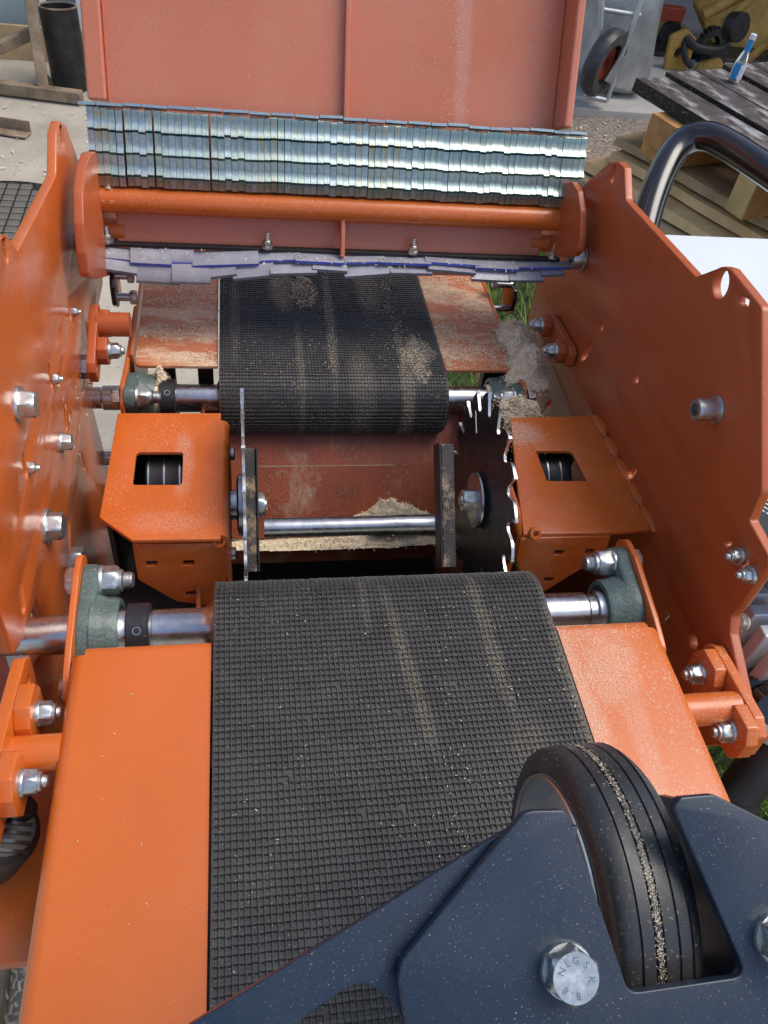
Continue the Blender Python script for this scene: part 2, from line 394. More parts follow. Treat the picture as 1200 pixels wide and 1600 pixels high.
# ================================================================== SETTING
GZ = -0.80
def grid_ground(name, x0, x1, y0, y1, z, nx, ny, matn, amp, label=None):
    v = []; f = []
    for j in range(ny + 1):
        for i in range(nx + 1):
            x = x0 + (x1 - x0) * i / nx; y = y0 + (y1 - y0) * j / ny
            v.append((x, y, z + amp * noise.noise(Vector((x * 2.3, y * 2.3, 0))) + amp * 0.5 * noise.noise(Vector((x * 9, y * 9, 3)))))
    for j in range(ny):
        for i in range(nx):
            a = j * (nx + 1) + i; f.append((a, a + 1, a + nx + 2, a + nx + 1))
    return part(name, MB().add(v, f).mesh(name, matn, fix=False))
g = grid_ground('ground', -14, 16, -10, 24, GZ, 90, 100, 'concrete', 0.006); g['kind'] = 'structure'
g = grid_ground('gravel_path', 1.15, 5.0, 2.2, 3.36, GZ + 0.012, 40, 20, 'gravel', 0.004); g['kind'] = 'structure'
g = part('concrete_slab', MB().box(1.10, 7, 3.36, 9, GZ - 0.1, GZ + .05).mesh('concrete_slab', 'slab'), None, bev=0.01); g['kind'] = 'structure'
g = grid_ground('soil', 0.27, 6.0, -3.0, 2.5, GZ + 0.012, 40, 40, 'soil', 0.006); g['kind'] = 'structure'

b = MB()
gr = random.Random(3)
for i in range(17000):
    x = gr.uniform(0.28, 1.7); y = gr.uniform(-0.7, 2.45)
    h = gr.uniform(0.03, 0.085); a = gr.uniform(0, 6.283); t = gr.uniform(0.1, 0.9) * h; wd = gr.uniform(0.0015, 0.0032)
    dx, dy = math.cos(a), math.sin(a); z = GZ + 0.012
    p0 = (x - dy * wd, y + dx * wd, z); p1 = (x + dy * wd, y - dx * wd, z)
    m0 = (x + dx * t * 0.4 - dy * wd * .8, y + dy * t * 0.4 + dx * wd * .8, z + h * 0.6); m1 = (x + dx * t * 0.4 + dy * wd * .8, y + dy * t * 0.4 - dx * wd * .8, z + h * 0.6)
    b.add([p0, p1, m1, m0, (x + dx * t, y + dy * t, z + h)], [(0, 1, 2, 3), (3, 2, 4)])
g = part('grass', b.mesh('grass', 'grass', fix=False)); tag(g, 'short bright green grass on the ground right of the machine', 'grass', kind='stuff')

# ================================================================== LEFT SIDE PLATE
XL, XR = -0.160, 0.470
PT = 0.010
lp = thing('side_plate', 'orange steel side plate with big zinc hex bolts, left of the belts', 'side plate', (XL - 0.005, 0.2, -0.4))
outer = [(0.5102, 0.194), (0.4802, 0.1939), (0.4394, 0.1662), (0.2377, 0.1927), (0.2159, 0.2191), (0.1966, 0.2261), (0.0956, 0.258), (-0.0418, 0.2179), (-0.0663, 0.1249), (-0.0342, 0.0401), (-0.0377, -0.0122), (-0.0123, -0.0292), (0.0427, -0.0406), (0.0451, -0.0973), (0.0284, -0.0974), (-0.0246, -0.06), (-0.1257, -0.0337)] + [(-0.25, -0.42), (0.46, -0.42)] + [(0.4048, -0.1227), (0.4555, -0.0799), (0.4921, -0.0642), (0.6086, -0.0634), (0.6167, -0.0385), (0.5768, 0.1186), (0.5369, 0.178)]
lh = [slot(c, L, wd, a) for c, L, wd, a in [
    ((0.4996, 0.1819), 0.024, 0.011, R(70)),
    ((0.2037, 0.2116), 0.022, 0.013, R(70)),
    ((0.0132, -0.0037), 0.030, 0.011, R(62)),
    ((0.3832, 0.04), 0.026, 0.011, R(70)),
    ((0.4527, -0.0391), 0.026, 0.010, R(70)),
    ((0.248, 0.0502), 0.026, 0.011, R(70)),
    ((0.2678, -0.0233), 0.026, 0.010, R(70)),
    ((0.1076, 0.0607), 0.024, 0.011, R(70)),
    ((0.3037, -0.1197), 0.024, 0.008, R(80)),
    ((0.1793, -0.1149), 0.040, 0.013, R(45))]]
part('plate', sheet('plate', 'orange_left', fillet(outer, [.006, .004, .012, .004, .008, .004, 0, 0, 0, 0, .003, .004, .008, 0, 0, 0, 0, 0, 0, 0, .01, .01, .008, .01, .01, .005]), lh, 'x', XL - PT, PT, 0.0015), lp)
for px, af, wr in [((0.1175, -0.0281), .024, .017), ((0.1324, 0.1089), .022, .016), ((0.3942, -0.0473), .025, .0), ((0.2274, -0.0194), .016, .011), ((0.1668, -0.1368), .024, .0)]:
    bolt(lp, (XL, px[0], px[1]), (1, 0, 0), af, af * .55, wr=wr or None)
for px in [(0.2549, 0.0417), (0.1156, 0.0508), (0.393, 0.0303)]:
    bolt(lp, (XL, px[0], px[1]), (1, 0, 0), .010, .005, nut=True, tr=.003, tl=.003)
bolt(lp, (-0.16, 0.4142, -0.2166), (1, 0, 0), .019, .010)

# lower plate outside the frame plate
op = thing('guard_plate', 'narrow slanting orange guard plate at the left border beside the shaft end', 'guard plate', (-0.225, -0.05, -0.3))
part('plate', sheet('plate', 'orange', fillet([(0.0327, 0.0043), (0.055, -0.1182), (0.0459, -0.1941), (-0.0138, -0.2011), (-0.0738, -0.1714), (-0.1112, -0.114)], .003), [], 'x', -0.218, 0.008, 0.001), op)

# ================================================================== RIGHT SIDE PLATE
rp = thing('side_plate', 'orange steel side plate with cut-outs and bolt holes, right of the belts', 'side plate', (XR + 0.005, 0.2, -0.4))
outer = [(0.5576, 0.1252), (0.4907, 0.1919), (0.4681, 0.2025), (0.4488, 0.2036), (0.4202, 0.1789), (0.2274, 0.1942), (0.1932, 0.2253), (0.1808, 0.2298), (0.118, 0.2298), (0.0054, 0.1177), (-0.0001, 0.0867), (-0.0396, 0.085), (-0.0459, 0.0788), (-0.0468, 0.0241), (-0.0446, 0.0043), (-0.0552, -0.0092), (-0.1336, -0.0439), (-0.1418, -0.0817), (-0.1209, -0.1012)] + [(0.02, -0.40), (0.50, -0.40)] + [(0.5209, -0.1048), (0.6026, -0.1112), (0.6077, -0.0409), (0.583, 0.0831)]
rh = [circle((0.1864, 0.2113), .0135, 24), fillet([(0.1564, 0.2191), (0.1377, 0.2243), (0.1333, 0.2173), (0.1519, 0.212)], .0015),
      slot((0.3862, -0.011), .036, .0105, R(118)), circle((0.3724, 0.0375), .0055, 16), circle((0.2558, 0.0468), .006, 16),
      circle((0.4854, -0.1158), .0065, 16), circle((-0.0254, -0.0668), .0075, 18),
      slot((0.0265, -0.0983), .030, .007, R(100)), slot((0.0071, 0.049), .013, .008, R(100)), slot((-0.0239, 0.0538), .013, .008, R(100)),
      slot((0.4707, 0.1861), .022, .011, R(95)), slot((0.4887, -0.0761), .026, .010, R(100)), slot((0.4418, -0.143), .022, .007, R(110)),
      slot((0.1878, -0.0355), .026, .010, R(105))]
part('plate', sheet('plate', 'orange_shaded', fillet(outer, [.003, .006, .004, .004, .012, .004, .008, .006, .01, .01, .003, .004, .004, .004, .008, .008, .008, .008, .006, 0, 0, 0, .02, .02, .01]), rh, 'x', XR, PT, 0.0015), rp)
cap_screw(rp, (0.47, 0.1082, 0.1241), (-1, 0, 0), .011, .022)
part('washer', washer_mesh(.0135, .002), rp, axisM((0.47, 0.1082, 0.1241), (-1, 0, 0)))
for p in [(0.47, -0.0149, 0.0547), (0.47, -0.0369, 0.0552)]:
    bolt(rp, p, (-1, 0, 0), .0125, .006, nut=True, tr=.0035, tl=.004, wr=.009)
bolt(rp, (0.47, 0.4737, -0.0708), (-1, 0, 0), .010, .005, nut=True, tr=.0035, tl=.006)

# ================================================================== PIVOT SCREWS OF THE HOOD
for pos, d, nm in [((-0.16, 0.5012, 0.0619), (1, 0, 0), 'silver pivot screw joining hood and left side plate'), ((0.47, 0.4773, 0.0715), (-1, 0, 0), 'silver pivot screw joining hood and right side plate')]:
    t = thing('pivot_screw', nm, 'screw', pos, 'hood pivot screws')
    key = 'pv'
    if key not in FAST:
        FAST[key] = MB().lathe([(0, .0125), (.013, .0125), (.0145, .0115), (.0145, .0065), (.009, .0065), (.009, .0001)], 32).mesh('head', 'zinc')
        FAST['pv2'] = MB().lathe([(.001, .0155), (.003, .0155), (.0035, .0145), (.0035, .006)], 32).mesh('washer', 'zinc')
    part('head', FAST['pv'], t, axisM(pos, d) @ Matrix.Translation((.003, 0, 0))); part('washer', FAST['pv2'], t, axisM(pos, d))

# ================================================================== CONVEYOR BELTS
def belt(name, label, matn, y_flat0, y_c, z_top, r, far, rows_y, seed):
    """belt as a closed loop; drum at y_c, near or far end; cleats on the seen stretch"""
    t = thing(name, label, 'conveyor belt', (0.15, y_c, z_top - 2 * r))
    W0, W1 = 0.0, 0.30; zc = z_top - r; th = .004; s = -1 if far else 1
    path = []
    path.append((y_flat0, z_top - .0017))
    N = 26
    for k in range(N + 1):
        a = math.pi / 2 - math.pi * k / N
        path.append((y_c + s * (r - .0017) * math.cos(a), zc + (r - .0017) * math.sin(a)))
    path.append((y_flat0, zc - r + .0017))
    v = []; f = []
    for (y, z) in path:
        v += [(W0, y, z), (W1, y, z)]
    n = len(path); inn = []
    cy, cz = y_c, zc
    path2 = [(y_flat0, z_top - th)] + [(y_c + s * (r - th) * math.cos(math.pi / 2 - math.pi * k / N), zc + (r - th) * math.sin(math.pi / 2 - math.pi * k / N)) for k in range(N + 1)] + [(y_flat0, zc - r + th)]
    for (y, z) in path2: v += [(W0 - .0006, y, z), (W1 + .0006, y, z)]
    for i in range(n - 1):
        f.append((2 * i, 2 * i + 1, 2 * i + 3, 2 * i + 2))
    bb = MB(); bb.add(v, f, 0)
    f2 = []
    for i in range(n - 1):
        a = 2 * n + 2 * i
        f2.append((a, a + 2, a + 3, a + 1))
        f2.append((2 * i, 2 * i + 2, a + 2, a)); f2.append((2 * i + 1, a + 1, a + 3, 2 * i + 3))
    bb.f += f2; bb.m += [1] * len(f2)
    part('carcass', bb.mesh('carcass', [matn, 'belt_edge']), t)
    # relief: transverse ribs split into cells with thin webs between pockets
    rg = random.Random(seed)
    px, py = 0.00425, 0.0056
    ncol = int(0.30 / px)
    nb = MB()
    L_flat = abs(y_c - rows_y); Ltot = L_flat + r * R(150 if far else 95)
    nrow = int(Ltot / py)
    def at(sv, h):
        if sv < L_flat:
            return (rows_y + s * sv, z_top - .0017 + h)
        a = math.pi / 2 - (sv - L_flat) / r
        return (y_c + s * (r - .0017 + h) * math.cos(a), zc + (r - .0017 + h) * math.sin(a))
    H = .0020
    V, F = nb.v, nb.f
    for j in range(nrow):
        s0 = j * py
        for i in range(ncol):
            x0 = i * px
            jit = rg.uniform(-.0003, .0003); hh = H * rg.uniform(.85, 1.1)
            if rg.random() < .004: continue
            # rib cell (tapered block)
            o = len(V)
            for (sa, ha, ins) in ((s0 + jit, 0, 0), (s0 + .0034 + jit, 0, 0), (s0 + .0008 + jit, hh, .0001), (s0 + .0029 + jit, hh * .9, .0001)):
                y, z = at(sa, ha)
                V.append((x0 + ins, y, z)); V.append((x0 + px - .0002 - ins, y, z))
            F += [(o + 4, o + 5, o + 7, o + 6), (o, o + 1, o + 5, o + 4), (o + 2, o + 6, o + 7, o + 3), (o, o + 4, o + 6, o + 2), (o + 1, o + 3, o + 7, o + 5)]
            # web
            o = len(V); hw = hh * .72
            for (sa, ha) in ((s0 + .0026, 0), (s0 + .0060, 0), (s0 + .0026, hw), (s0 + .0060, hw)):
                y, z = at(sa, ha)
                V.append((x0 + .0004, y, z)); V.append((x0 + .0013, y, z))
            F += [(o + 4, o + 5, o + 7, o + 6), (o, o + 4, o + 6, o + 2), (o + 1, o + 3, o + 7, o + 5)]
    nb.m = [0] * len(F)
    o = part('cleats', nb.mesh('cleats', matn, fix=True), t); o['kind'] = 'stuff'
    return t
RF = 0.041
YFAR, ZFT, RFAR = 0.4215, -0.070, 0.047
belt('conveyor_belt', 'black rough-top rubber infeed belt running to the bottom of the picture', 'belt_rubber', -0.62, 0.0, 0.0, RF, False, -0.44, 1)
belt('conveyor_belt', 'black rubber outfeed belt streaked with sawdust under the plastic curtain', 'belt_far', 0.98, YFAR, ZFT, RFAR, True, 0.74, 2)

# ================================================================== ROLLERS
def roller(label, yc, zc, r, sr, x0, x1, steps, collar_x, matn):
    t = thing('roller', label, 'roller', (0.15, yc, zc - r))
    M = Matrix.Translation((0, yc, zc))
    part('drum', MB().lathe([(0.001, sr), (0.001, r - .006), (0.004, r - .0045), (0.296, r - .0045), (0.299, r - .006), (0.299, sr)], 48).mesh('drum', 'steel_dusty'), t, M)
    part('shaft', MB().lathe([(x0, .0001)] + [(a, rr) for a, rr in steps] + [(x1, .0001)], 40).mesh('shaft', matn), t, M)
    if collar_x is not None:
        c = MB().lathe([(collar_x, sr + .001), (collar_x, sr + .0055), (collar_x + .001, sr + .0065), (collar_x + .018, sr + .0065), (collar_x + .0195, sr + .005), (collar_x + .0195, sr - .001)], 40).mesh('locking_collar', 'black_steel')
        co = part('locking_collar', c, t, M)
        a = R(125)
        d = Vector((0, math.cos(a), math.sin(a)))
        part('grub_screw', MB().lathe([(-.003, .0036), (.0002, .0036), (.0002, .0030), (-.0022, .0026), (-.0022, .0001)], 16).mesh('grub_screw', 'zinc_dusty'), co, M @ Matrix.Translation((collar_x + .010, 0, 0)) @ axisM(d * (sr + .0065), d))
    return t
zf = ZFT - RFAR
roller('bright turned drive shaft and drum of the near belt', 0, -RF, RF, .0185, -0.215, 0.402,
       [(-0.215, .0165), (-0.150, .0165), (-0.146, .0175), (-.118, .0175), (-.055, .0175), (-.0545, .0185), (-.012, .0185), (-.004, .022), (.001, .030), (.30, .030), (.3005, .0185), (.352, .0185), (.3545, .0165), (.402, .0165)], -.0765, 'steel')
roller('dusty steel drive shaft and drum of the far belt', YFAR, zf, RFAR, .0185, -0.200, 0.405,
       [(-0.200, .014), (-.150, .014), (-.148, .016), (-.115, .016), (-.06, .0175), (-.0545, .0185), (-.004, .0185), (.001, .030), (.30, .030), (.3005, .0185), (.345, .0185), (.405, .0165)], -.0765, 'steel_dusty')

# ================================================================== FLANGE BEARING UNITS
def stadium(ang, dist, r0, r1, n=14):
    """outline of a two-bolt flange: hub circle and two end circles, hulled"""
    pts = []
    u = Vector((math.cos(ang), math.sin(ang)))
    def arc(c, r, a0, a1): return [(c.x + r * math.cos(a0 + (a1 - a0) * k / n), c.y + r * math.sin(a0 + (a1 - a0) * k / n)) for k in range(n + 1)]
    be = math.acos((r0 - r1) / dist)
    pts += arc(u * dist, r1, ang - be, ang + be)
    pts += arc(Vector((0, 0)), r0, ang + be, ang + math.pi - be)
    pts += arc(-u * dist, r1, ang + math.pi - be, ang + math.pi + be)
    pts += arc(Vector((0, 0)), r0, ang + math.pi + be, ang + 2 * math.pi - be)
    return pts
def bearing(label, x, sgn, yc, zc, ang, dist=.047, dusty=False, shaft_r=.0165):
    """flange sits on the plane x, housing bulging along sgn"""
    t = thing('flange_bearing', label, 'bearing', (x, yc, zc - .03), 'flange bearings carrying the belt rollers')
    M = Matrix.Translation((x, yc, zc)) @ Matrix.Diagonal((sgn, 1, 1, 1))
    b_ = MB(); out = stadium(ang, dist, .033, .0155)
    n = len(out)
    lay = [(0, 1.0), (.010, 1.0), (.0125, .965), (.0135, .92)]
    v = [(lx, p[0] * s_, p[1] * s_) for lx, s_ in lay for p in out]; f = []
    for i in range(len(lay) - 1):
        for k in range(n): f.append((i * n + k, i * n + (k + 1) % n, (i + 1) * n + (k + 1) % n, (i + 1) * n + k))
    f.append(tuple((len(lay) - 1) * n + k for k in range(n))); f.append(tuple(reversed(range(n))))
    b_.add(v, f)
    b_.lathe([(.010, .0345), (.018, .0325), (.022, .031), (.030, .0305), (.0325, .029), (.0325, .0245), (.030, .024), (.028, .024)], 44)
    me = b_.mesh('housing', 'cast_green'); o = part('housing', me, t, M)
    part('inner_ring', MB().lathe([(.020, .0243), (.0295, .0240), (.0300, .0215), (.0335, .0205), (.0380, .0200), (.0385, shaft_r + .0003), (.02, shaft_r + .0003)], 40).mesh('inner_ring', 'sawdust' if dusty else 'steel_dusty'), t, M)
    u = Vector((0, math.cos(ang), math.sin(ang)))
    for s_ in (1, -1):
        c = Vector((x, yc, zc)) + u * dist * s_
        bolt(t, c + Vector((sgn * .0125, 0, 0)), (sgn, 0, 0), .024, .0135, nut=True, tr=.008, tl=.009, wr=.0145)
        bolt(t, c + Vector((-sgn * .0062, 0, 0)), (-sgn, 0, 0), .024, .010)
    return t
bearing('green cast flange bearing on the near roller, left end, beside the black collar', -.1145, 1, 0, -RF, R(24))
bearing('green cast flange bearing on the near roller, right end', .4005, -1, 0, -RF, R(30))
bearing('dusty green flange bearing on the far roller, left end', -.1145, 1, YFAR, zf, R(140), dusty=True)
bearing('green flange bearing under sawdust on the far roller, right end', .4005, -1, YFAR, zf, R(140), dusty=True)

# ================================================================== INFEED TABLE
def ext_y(name, prof, y0, y1, thick, matn, parent):
    """sheet-metal profile of (x, z) points drawn out along y"""
    b_ = MB(); n = len(prof); nor = []
    for i in range(n):
        a = Vector(prof[max(i - 1, 0)]); c = Vector(prof[min(i + 1, n - 1)]); d = (c - a).normalized(); nor.append(Vector((d.y, -d.x)))
    v = []
    for y in (y0, y1):
        v += [(p[0], y, p[1]) for p in prof] + [(p[0] + q.x * thick, y, p[1] + q.y * thick) for p, q in zip(prof, nor)]
    f = []; o = 2 * n
    for i in range(n - 1):
        f += [(i, i + 1, o + i + 1, o + i), (n + i, o + n + i, o + n + i + 1, n + i + 1), (i, n + i, n + i + 1, i + 1), (o + i, o + i + 1, o + n + i + 1, o + n + i)]
    f += [(0, o, o + n, n), (n - 1, 2 * n - 1, o + 2 * n - 1, o + n - 1)]
    b_.add(v, f)
    return part(name, b_.mesh(name, matn), parent)
def bend(x0, x1, z, r, drop, sgn):
    """flat from x0 to x1, then a bend down by `drop` (sgn = outward direction)"""
    pr = [(x0, z), ((x0 + x1 - sgn * r) / 2, z), (x1 - sgn * r, z)]
    for k in range(1, 9):
        a = R(90 * k / 8); pr.append((x1 - sgn * r + sgn * r * math.sin(a), z - r + r * math.cos(a)))
    pr.append((x1, z - drop)); return pr
it = thing('infeed_table', 'orange folded sheet table flanking the near belt', 'table', (0.15, -0.25, -0.2))
ext_y('table_wing', list(reversed(bend(-.0025, -.1145, -.0045, .011, .085, -1))), -.62, -.047, .004, 'orange', it)
ext_y('table_wing', bend(.3025, .4010, -.0045, .011, .085, 1), -.62, -.047, .004, 'orange_dusty', it)
# rolled lips at the roller end
for x0, x1, mn in ((-.103, -.0025, 'orange'), (.3025, .390, 'orange_dusty')):
    b_ = MB(); pr = []
    for k in range(9):
        a = R(75 * k / 8); pr.append((-.0472 + .012 * math.sin(a), -.0165 + .012 * math.cos(a)))
    pr += [(p[0] - .003 * .6, p[1] - .004) for p in reversed(pr)]
    b_.prism(pr, x0, x1); part('lip', b_.mesh('lip', mn), it)
# bearing mount cheeks
cheek = [(-.070, -.09), (-.075, -.030), (-.062, -.016), (-.035, -.008), (.030, .004), (.054, .002), (.066, -.012), (.062, -.034), (.040, -.075), (.0, -.11)]
for x in (-.1205, .4010):
    part('bearing_cheek', sheet('bearing_cheek', 'orange', fillet(cheek, [0, .004, .01, .01, .01, .012, .012, .01, .02, .02]), [], 'x', x, .0055, .001), it)
part('cross_beam', MB().box(-.19, -.118, -.235, -.08, -.150, -.135).mesh('cross_beam', 'orange'), it, bev=.002)
part('cross_beam', MB().box(.405, .60, -.30, -.10, -.36, -.30).mesh('cross_beam', 'orange'), it, bev=.003)

# clamp brackets joining table and side plates
def clamp(label, xp, sgn, nuts, tube_c, tube_x, dusty, ext=(.05, .05), stub=True, k=1.0):
    """base plate on the side plate, two bevelled lugs each with a nut, a round stub to the table"""
    (y1, z1), (y2, z2) = nuts
    t = thing('clamp_bracket', label, 'bracket', (xp, (y1 + y2) / 2, (z1 + z2) / 2 - .04), 'clamp brackets between tables and side plates')
    mn = 'orange_shaded' if k < 1 else ('orange_dusty' if dusty else 'orange')
    u = Vector((y2 - y1, z2 - z1)).normalized() * k; p = Vector((-u.y, u.x))
    if p.y < 0: p = -p
    c1, c2 = Vector((y1, z1)), Vector((y2, z2))
    lo = min(xp, xp + sgn * .010)
    poly = [c1 - u * ext[0] + p * .012, c1 - u * (ext[0] - .012) + p * .022, c2 + u * (ext[1] - .014) + p * .022, c2 + u * ext[1] + p * .012, c2 + u * ext[1] - p * .016, c2 + u * (ext[1] - .012) - p * .026, c1 - u * (ext[0] - .01) - p * .026, c1 - u * ext[0] - p * .018]
    part('base_plate', sheet('base_plate', mn, fillet([tuple(q) for q in poly], .004), [circle(tuple(c1 - u * (ext[0] - .018)), .005, 14)] if ext[0] > .04 else [], 'x', lo, .010, .0012), t)
    for c in (c1, c2):
        l0 = xp + sgn * .010; a = min(l0, l0 + sgn * .012)
        q = [c - u * .021 + p * .008, c - u * .012 + p * .022, c + u * .012 + p * .022, c + u * .021 + p * .008, c + u * .021 - p * .010, c + u * .012 - p * .024, c - u * .012 - p * .024, c - u * .021 - p * .010]
        part('lug', sheet('lug', mn, fillet([tuple(k) for k in q], .003), [], 'x', a, .012, .0012), t)
        bolt(t, (l0 + sgn * .012, c.x, c.y), (sgn, 0, 0), .017, .009, nut=True, tr=.005, tl=.004, wr=.0105)
    if stub: part('stub', MB().tube([(xp + sgn * .008, *tube_c), (tube_x, *tube_c)], .0145, 24).mesh('stub', mn), t)
    return t
clamp('orange clamp bracket with two nuts left of the near table', -.158, 1, [(-0.0894, -0.0193), (-0.1508, -0.0092)], (-0.1238, -0.0192), -.112, False)
clamp('orange clamp bracket with sawdust on its lugs right of the near table', .468, -1, [(-0.0763, -0.0426), (-0.1379, -0.0372)], (-0.1178, -0.0327), .400, True, (.026, .016))
clamp('orange clamp bracket left of the far table, seen over concrete', -.150, 1, [(0.3976, -0.0259), (0.4338, -0.0116)], (0.4293, -0.0103), -.104, False, (.05, .03), True, .72)
clamp('orange clamp bracket half buried in sawdust right of the far table', .468, -1, [(0.4246, -0.036), (0.492, -0.0408)], (0.481, -0.0307), .404, True, (.034, .026), False, .62)

# ================================================================== OUTFEED TABLE
ot = thing('outfeed_table', 'orange sheet table drifted with sawdust beside the far belt', 'table', (0.15, 0.7, -0.3))
ZT = -.0765
part('table_wing', sheet('table_wing', 'orange_sawdust', fillet([(-.1070, .4375), (-.0025, .4375), (-.0025, .98), (-.1070, .98)], [.010, .002, 0, 0]), [], 'z', ZT - .005, .005, .001), ot)
part('table_wing', sheet('table_wing', 'orange_sawdust', fillet([(.3025, .434), (.4010, .434), (.4070, .98), (.3025, .98)], [.002, .006, 0, 0]), [], 'z', ZT - .005, .005, .001), ot)
for x in (-.1125, .4070):
    part('side_wall', MB().box(x - .002, x + .002, .46, .98, ZT - .12, ZT + .0005).mesh('side_wall', 'orange_worn'), ot, bev=.001)
ck = [(.62, -.20), (.60, -.09), (.50, -.085), (.44, -.080), (.395, -.072), (.37, -.085), (.368, -.115), (.40, -.18)]
for x in (-.1205, .4010):
    part('bearing_cheek', sheet('bearing_cheek', 'orange_worn', fillet(ck, .012), [], 'x', x, .0055, .001), ot)
for x0, x1 in ((-.075, -.06), (-.03, -.01), (.37, .40)):
    part('under_bar', MB().box(x0, x1, .465, .482, -.30, ZT - .008).mesh('under_bar', 'greasy_steel'), ot, bev=.001)

# belt tensioners: black plate on two bright bolts
for lab, x0, sgn, a_, c_ in (('small black tensioner plate on two bolts left under the curtain', -.106, -1, (-0.13, 0.5187, 0.0029), (-0.13, 0.519, -0.0288)), ('small black tensioner plate on two bolts right under the curtain', .408, 1, (0.44, 0.6252, -0.0579), (0.44, 0.6187, -0.0958))):
    t = thing('tensioner', lab, 'tensioner', (a_[0], a_[1], -.2), 'belt tensioners')
    y0, y1 = min(a_[1], c_[1]) - .022, max(a_[1], c_[1]) + .03; zz = (a_[2] + c_[2]) / 2
    poly = fillet([(y0, zz - .014), (y0 + .014, zz - .026), (y1, zz - .026), (y1, zz + .022), (y0 + .008, zz + .022), (y0, zz + .012)], .005)
    part('plate', sheet('plate', 'black_gloss', poly, [], 'x', a_[0] - .003, .006, .001), t)
    for q in (a_, c_):
        o = part('tension_bolt', MB().tube([(q[0], q[1], q[2]), (x0, q[1], q[2])], .0052, 16).mesh('tension_bolt', 'steel'), t)
        part('nut', hex_mesh(.016, .008, False), o, axisM((x0 - sgn * .001, q[1], q[2]), (sgn, 0, 0)))

# ================================================================== SAW BLADES
BY, BZ, BR = .195, -.085, .128
def blade_outline(n, rot, r=BR):
    pts = []
    for k in range(n):
        a0 = rot + 2 * math.pi * k / n; da = 2 * math.pi / n
        prof = [(0.0, 1.0), (.03, .945), (.08, .875), (.16, .815), (.28, .800), (.40, .830), (.50, .905), (.58, .950), (.72, .975), (.88, .992), (.96, 1.0)]
        for t, rr in prof:
            a = a0 + t * da; pts.append((BY + r * rr * math.cos(a), BZ + r * rr * math.sin(a)))
    return pts
def saw_blade(saw, label, x, rot, washer_side, tip_w):
    t = None
    N = 18; th = .0030
    holes = []
    for k in range(2):
        a = rot + math.pi * k + R(35)
        u = Vector((math.cos(a), math.sin(a))); p = Vector((-u.y, u.x))
        q = [Vector((BY, BZ)) + u * r_ * BR + p * w_ for r_, w_ in ((.62, -.0015), (.84, -.0015), (.84, .0030), (.62, .0030))]
        holes.append([tuple(k_) for k_ in q])
    me = sheet('body', ['blade_black', 'steel_bright'], blade_outline(N, rot), holes, 'x', x - th / 2, th, 0.0, 1)
    for pl in me.polygons:
        if abs(pl.normal.x) < .5: pl.material_index = 1
    t = part('blade', me, saw); t['label'] = label
    tipm = None
    for k in range(N):
        a = rot + 2 * math.pi * k / N
        if tipm is None: tipm = MB().box(-tip_w / 2, tip_w / 2, -.0075, .0006, -.0020, .0008).mesh('tooth_tip', 'steel_bright')
        part('tooth_tip', tipm, t, Matrix.Translation((x, BY, BZ)) @ Matrix.Rotation(a, 4, 'X') @ Matrix.Translation((0, BR, 0)))
    ws = washer_side
    fl = part('clamp_washer', MB().lathe([(th / 2, .010), (th / 2, .030), (.0055, .0335), (.0075, .033), (.0085, .030), (.0085, .008)], 48).mesh('clamp_washer', 'steel'), t, axisM((x, BY, BZ), (ws, 0, 0)))
    bolt(t, (x + ws * .0085, BY, BZ), (ws, 0, 0), .024, .014, nut=False, tr=.007, tl=.003)
    part('flange', MB().lathe([(th / 2, .010), (th / 2, .034), (.006, .034), (.008, .028), (.008, .016)], 48).mesh('flange', 'steel'), t, axisM((x, BY, BZ), (-ws, 0, 0)))
    part('arbor', MB().lathe([(.006, .0001), (.006, .0165), (.030, .0165), (.030, .0001)], 32).mesh('arbor', 'steel'), t, axisM((x, BY, BZ), (-ws, 0, 0)))
    return t
# guard bars with sawdust, and the guide shaft between them
for lab, x0, x1, q in (('dusty black guard bar behind the left blade', .0345, .0490, (0.033, 0.1637, -0.0606)), ('black guard bar with caked sawdust beside the right blade', .2580, .2725, (0.2421, 0.139, -0.0336))):
    t = thing('guard_bar', lab, 'guard bar', (q[0], q[1], q[2] - .06), 'guard bars beside the blades')
    GM = Matrix.Translation((0, q[1], q[2])) @ Matrix.Rotation(R(43), 4, 'X')
    w_ = (x1 - x0) / 2
    part('bar', MB().box(q[0] - w_, q[0] + w_, -.066, .066, -.020, 0).mesh('bar', 'black_sawdust'), t, GM, .0015)
    sx = q[0] + w_ + .0003 if q[0] < .1 else q[0] - w_ - .0023
    part('edge_strip', MB().box(sx, sx + .002, -.066, .067, -.024, .002).mesh('edge_strip', 'black_steel'), t, GM, .0005)
gs = thing('guide_shaft', 'polished steel cross shaft between the two guard bars', 'shaft', (.155, .209, -.152))
M = Matrix.Translation((0, .209, -.140))
part('shaft', MB().lathe([(.05, .0001), (.05, .0115), (.200, .0115), (.2615, .0115), (.2615, .0001)], 36).mesh('shaft', 'steel'), gs, M)
part('sleeve', MB().lathe([(.205, .0116), (.205, .0122), (.2612, .0122), (.2612, .0116)], 36).mesh('sleeve', 'steel_dusty'), gs, M)
for (y, z) in ((.262, -.070), (.128, -.090)):
    t = thing('spacer_screw', 'small zinc screw between left housing and blade, ' + ('upper' if y > .2 else 'lower') + ' one', 'screw', (.012, y, z))
    part('shank', MB().tube([(.004, y, z), (.018, y, z)], .0055, 20).mesh('shank', 'zinc_dusty'), t)
    part('head', MB().lathe([(0, .0075), (.005, .0075), (.006, .0065), (.006, .0001)], 24).mesh('head', 'zinc_dusty'), t, axisM((.012, y, z), (1, 0, 0)))

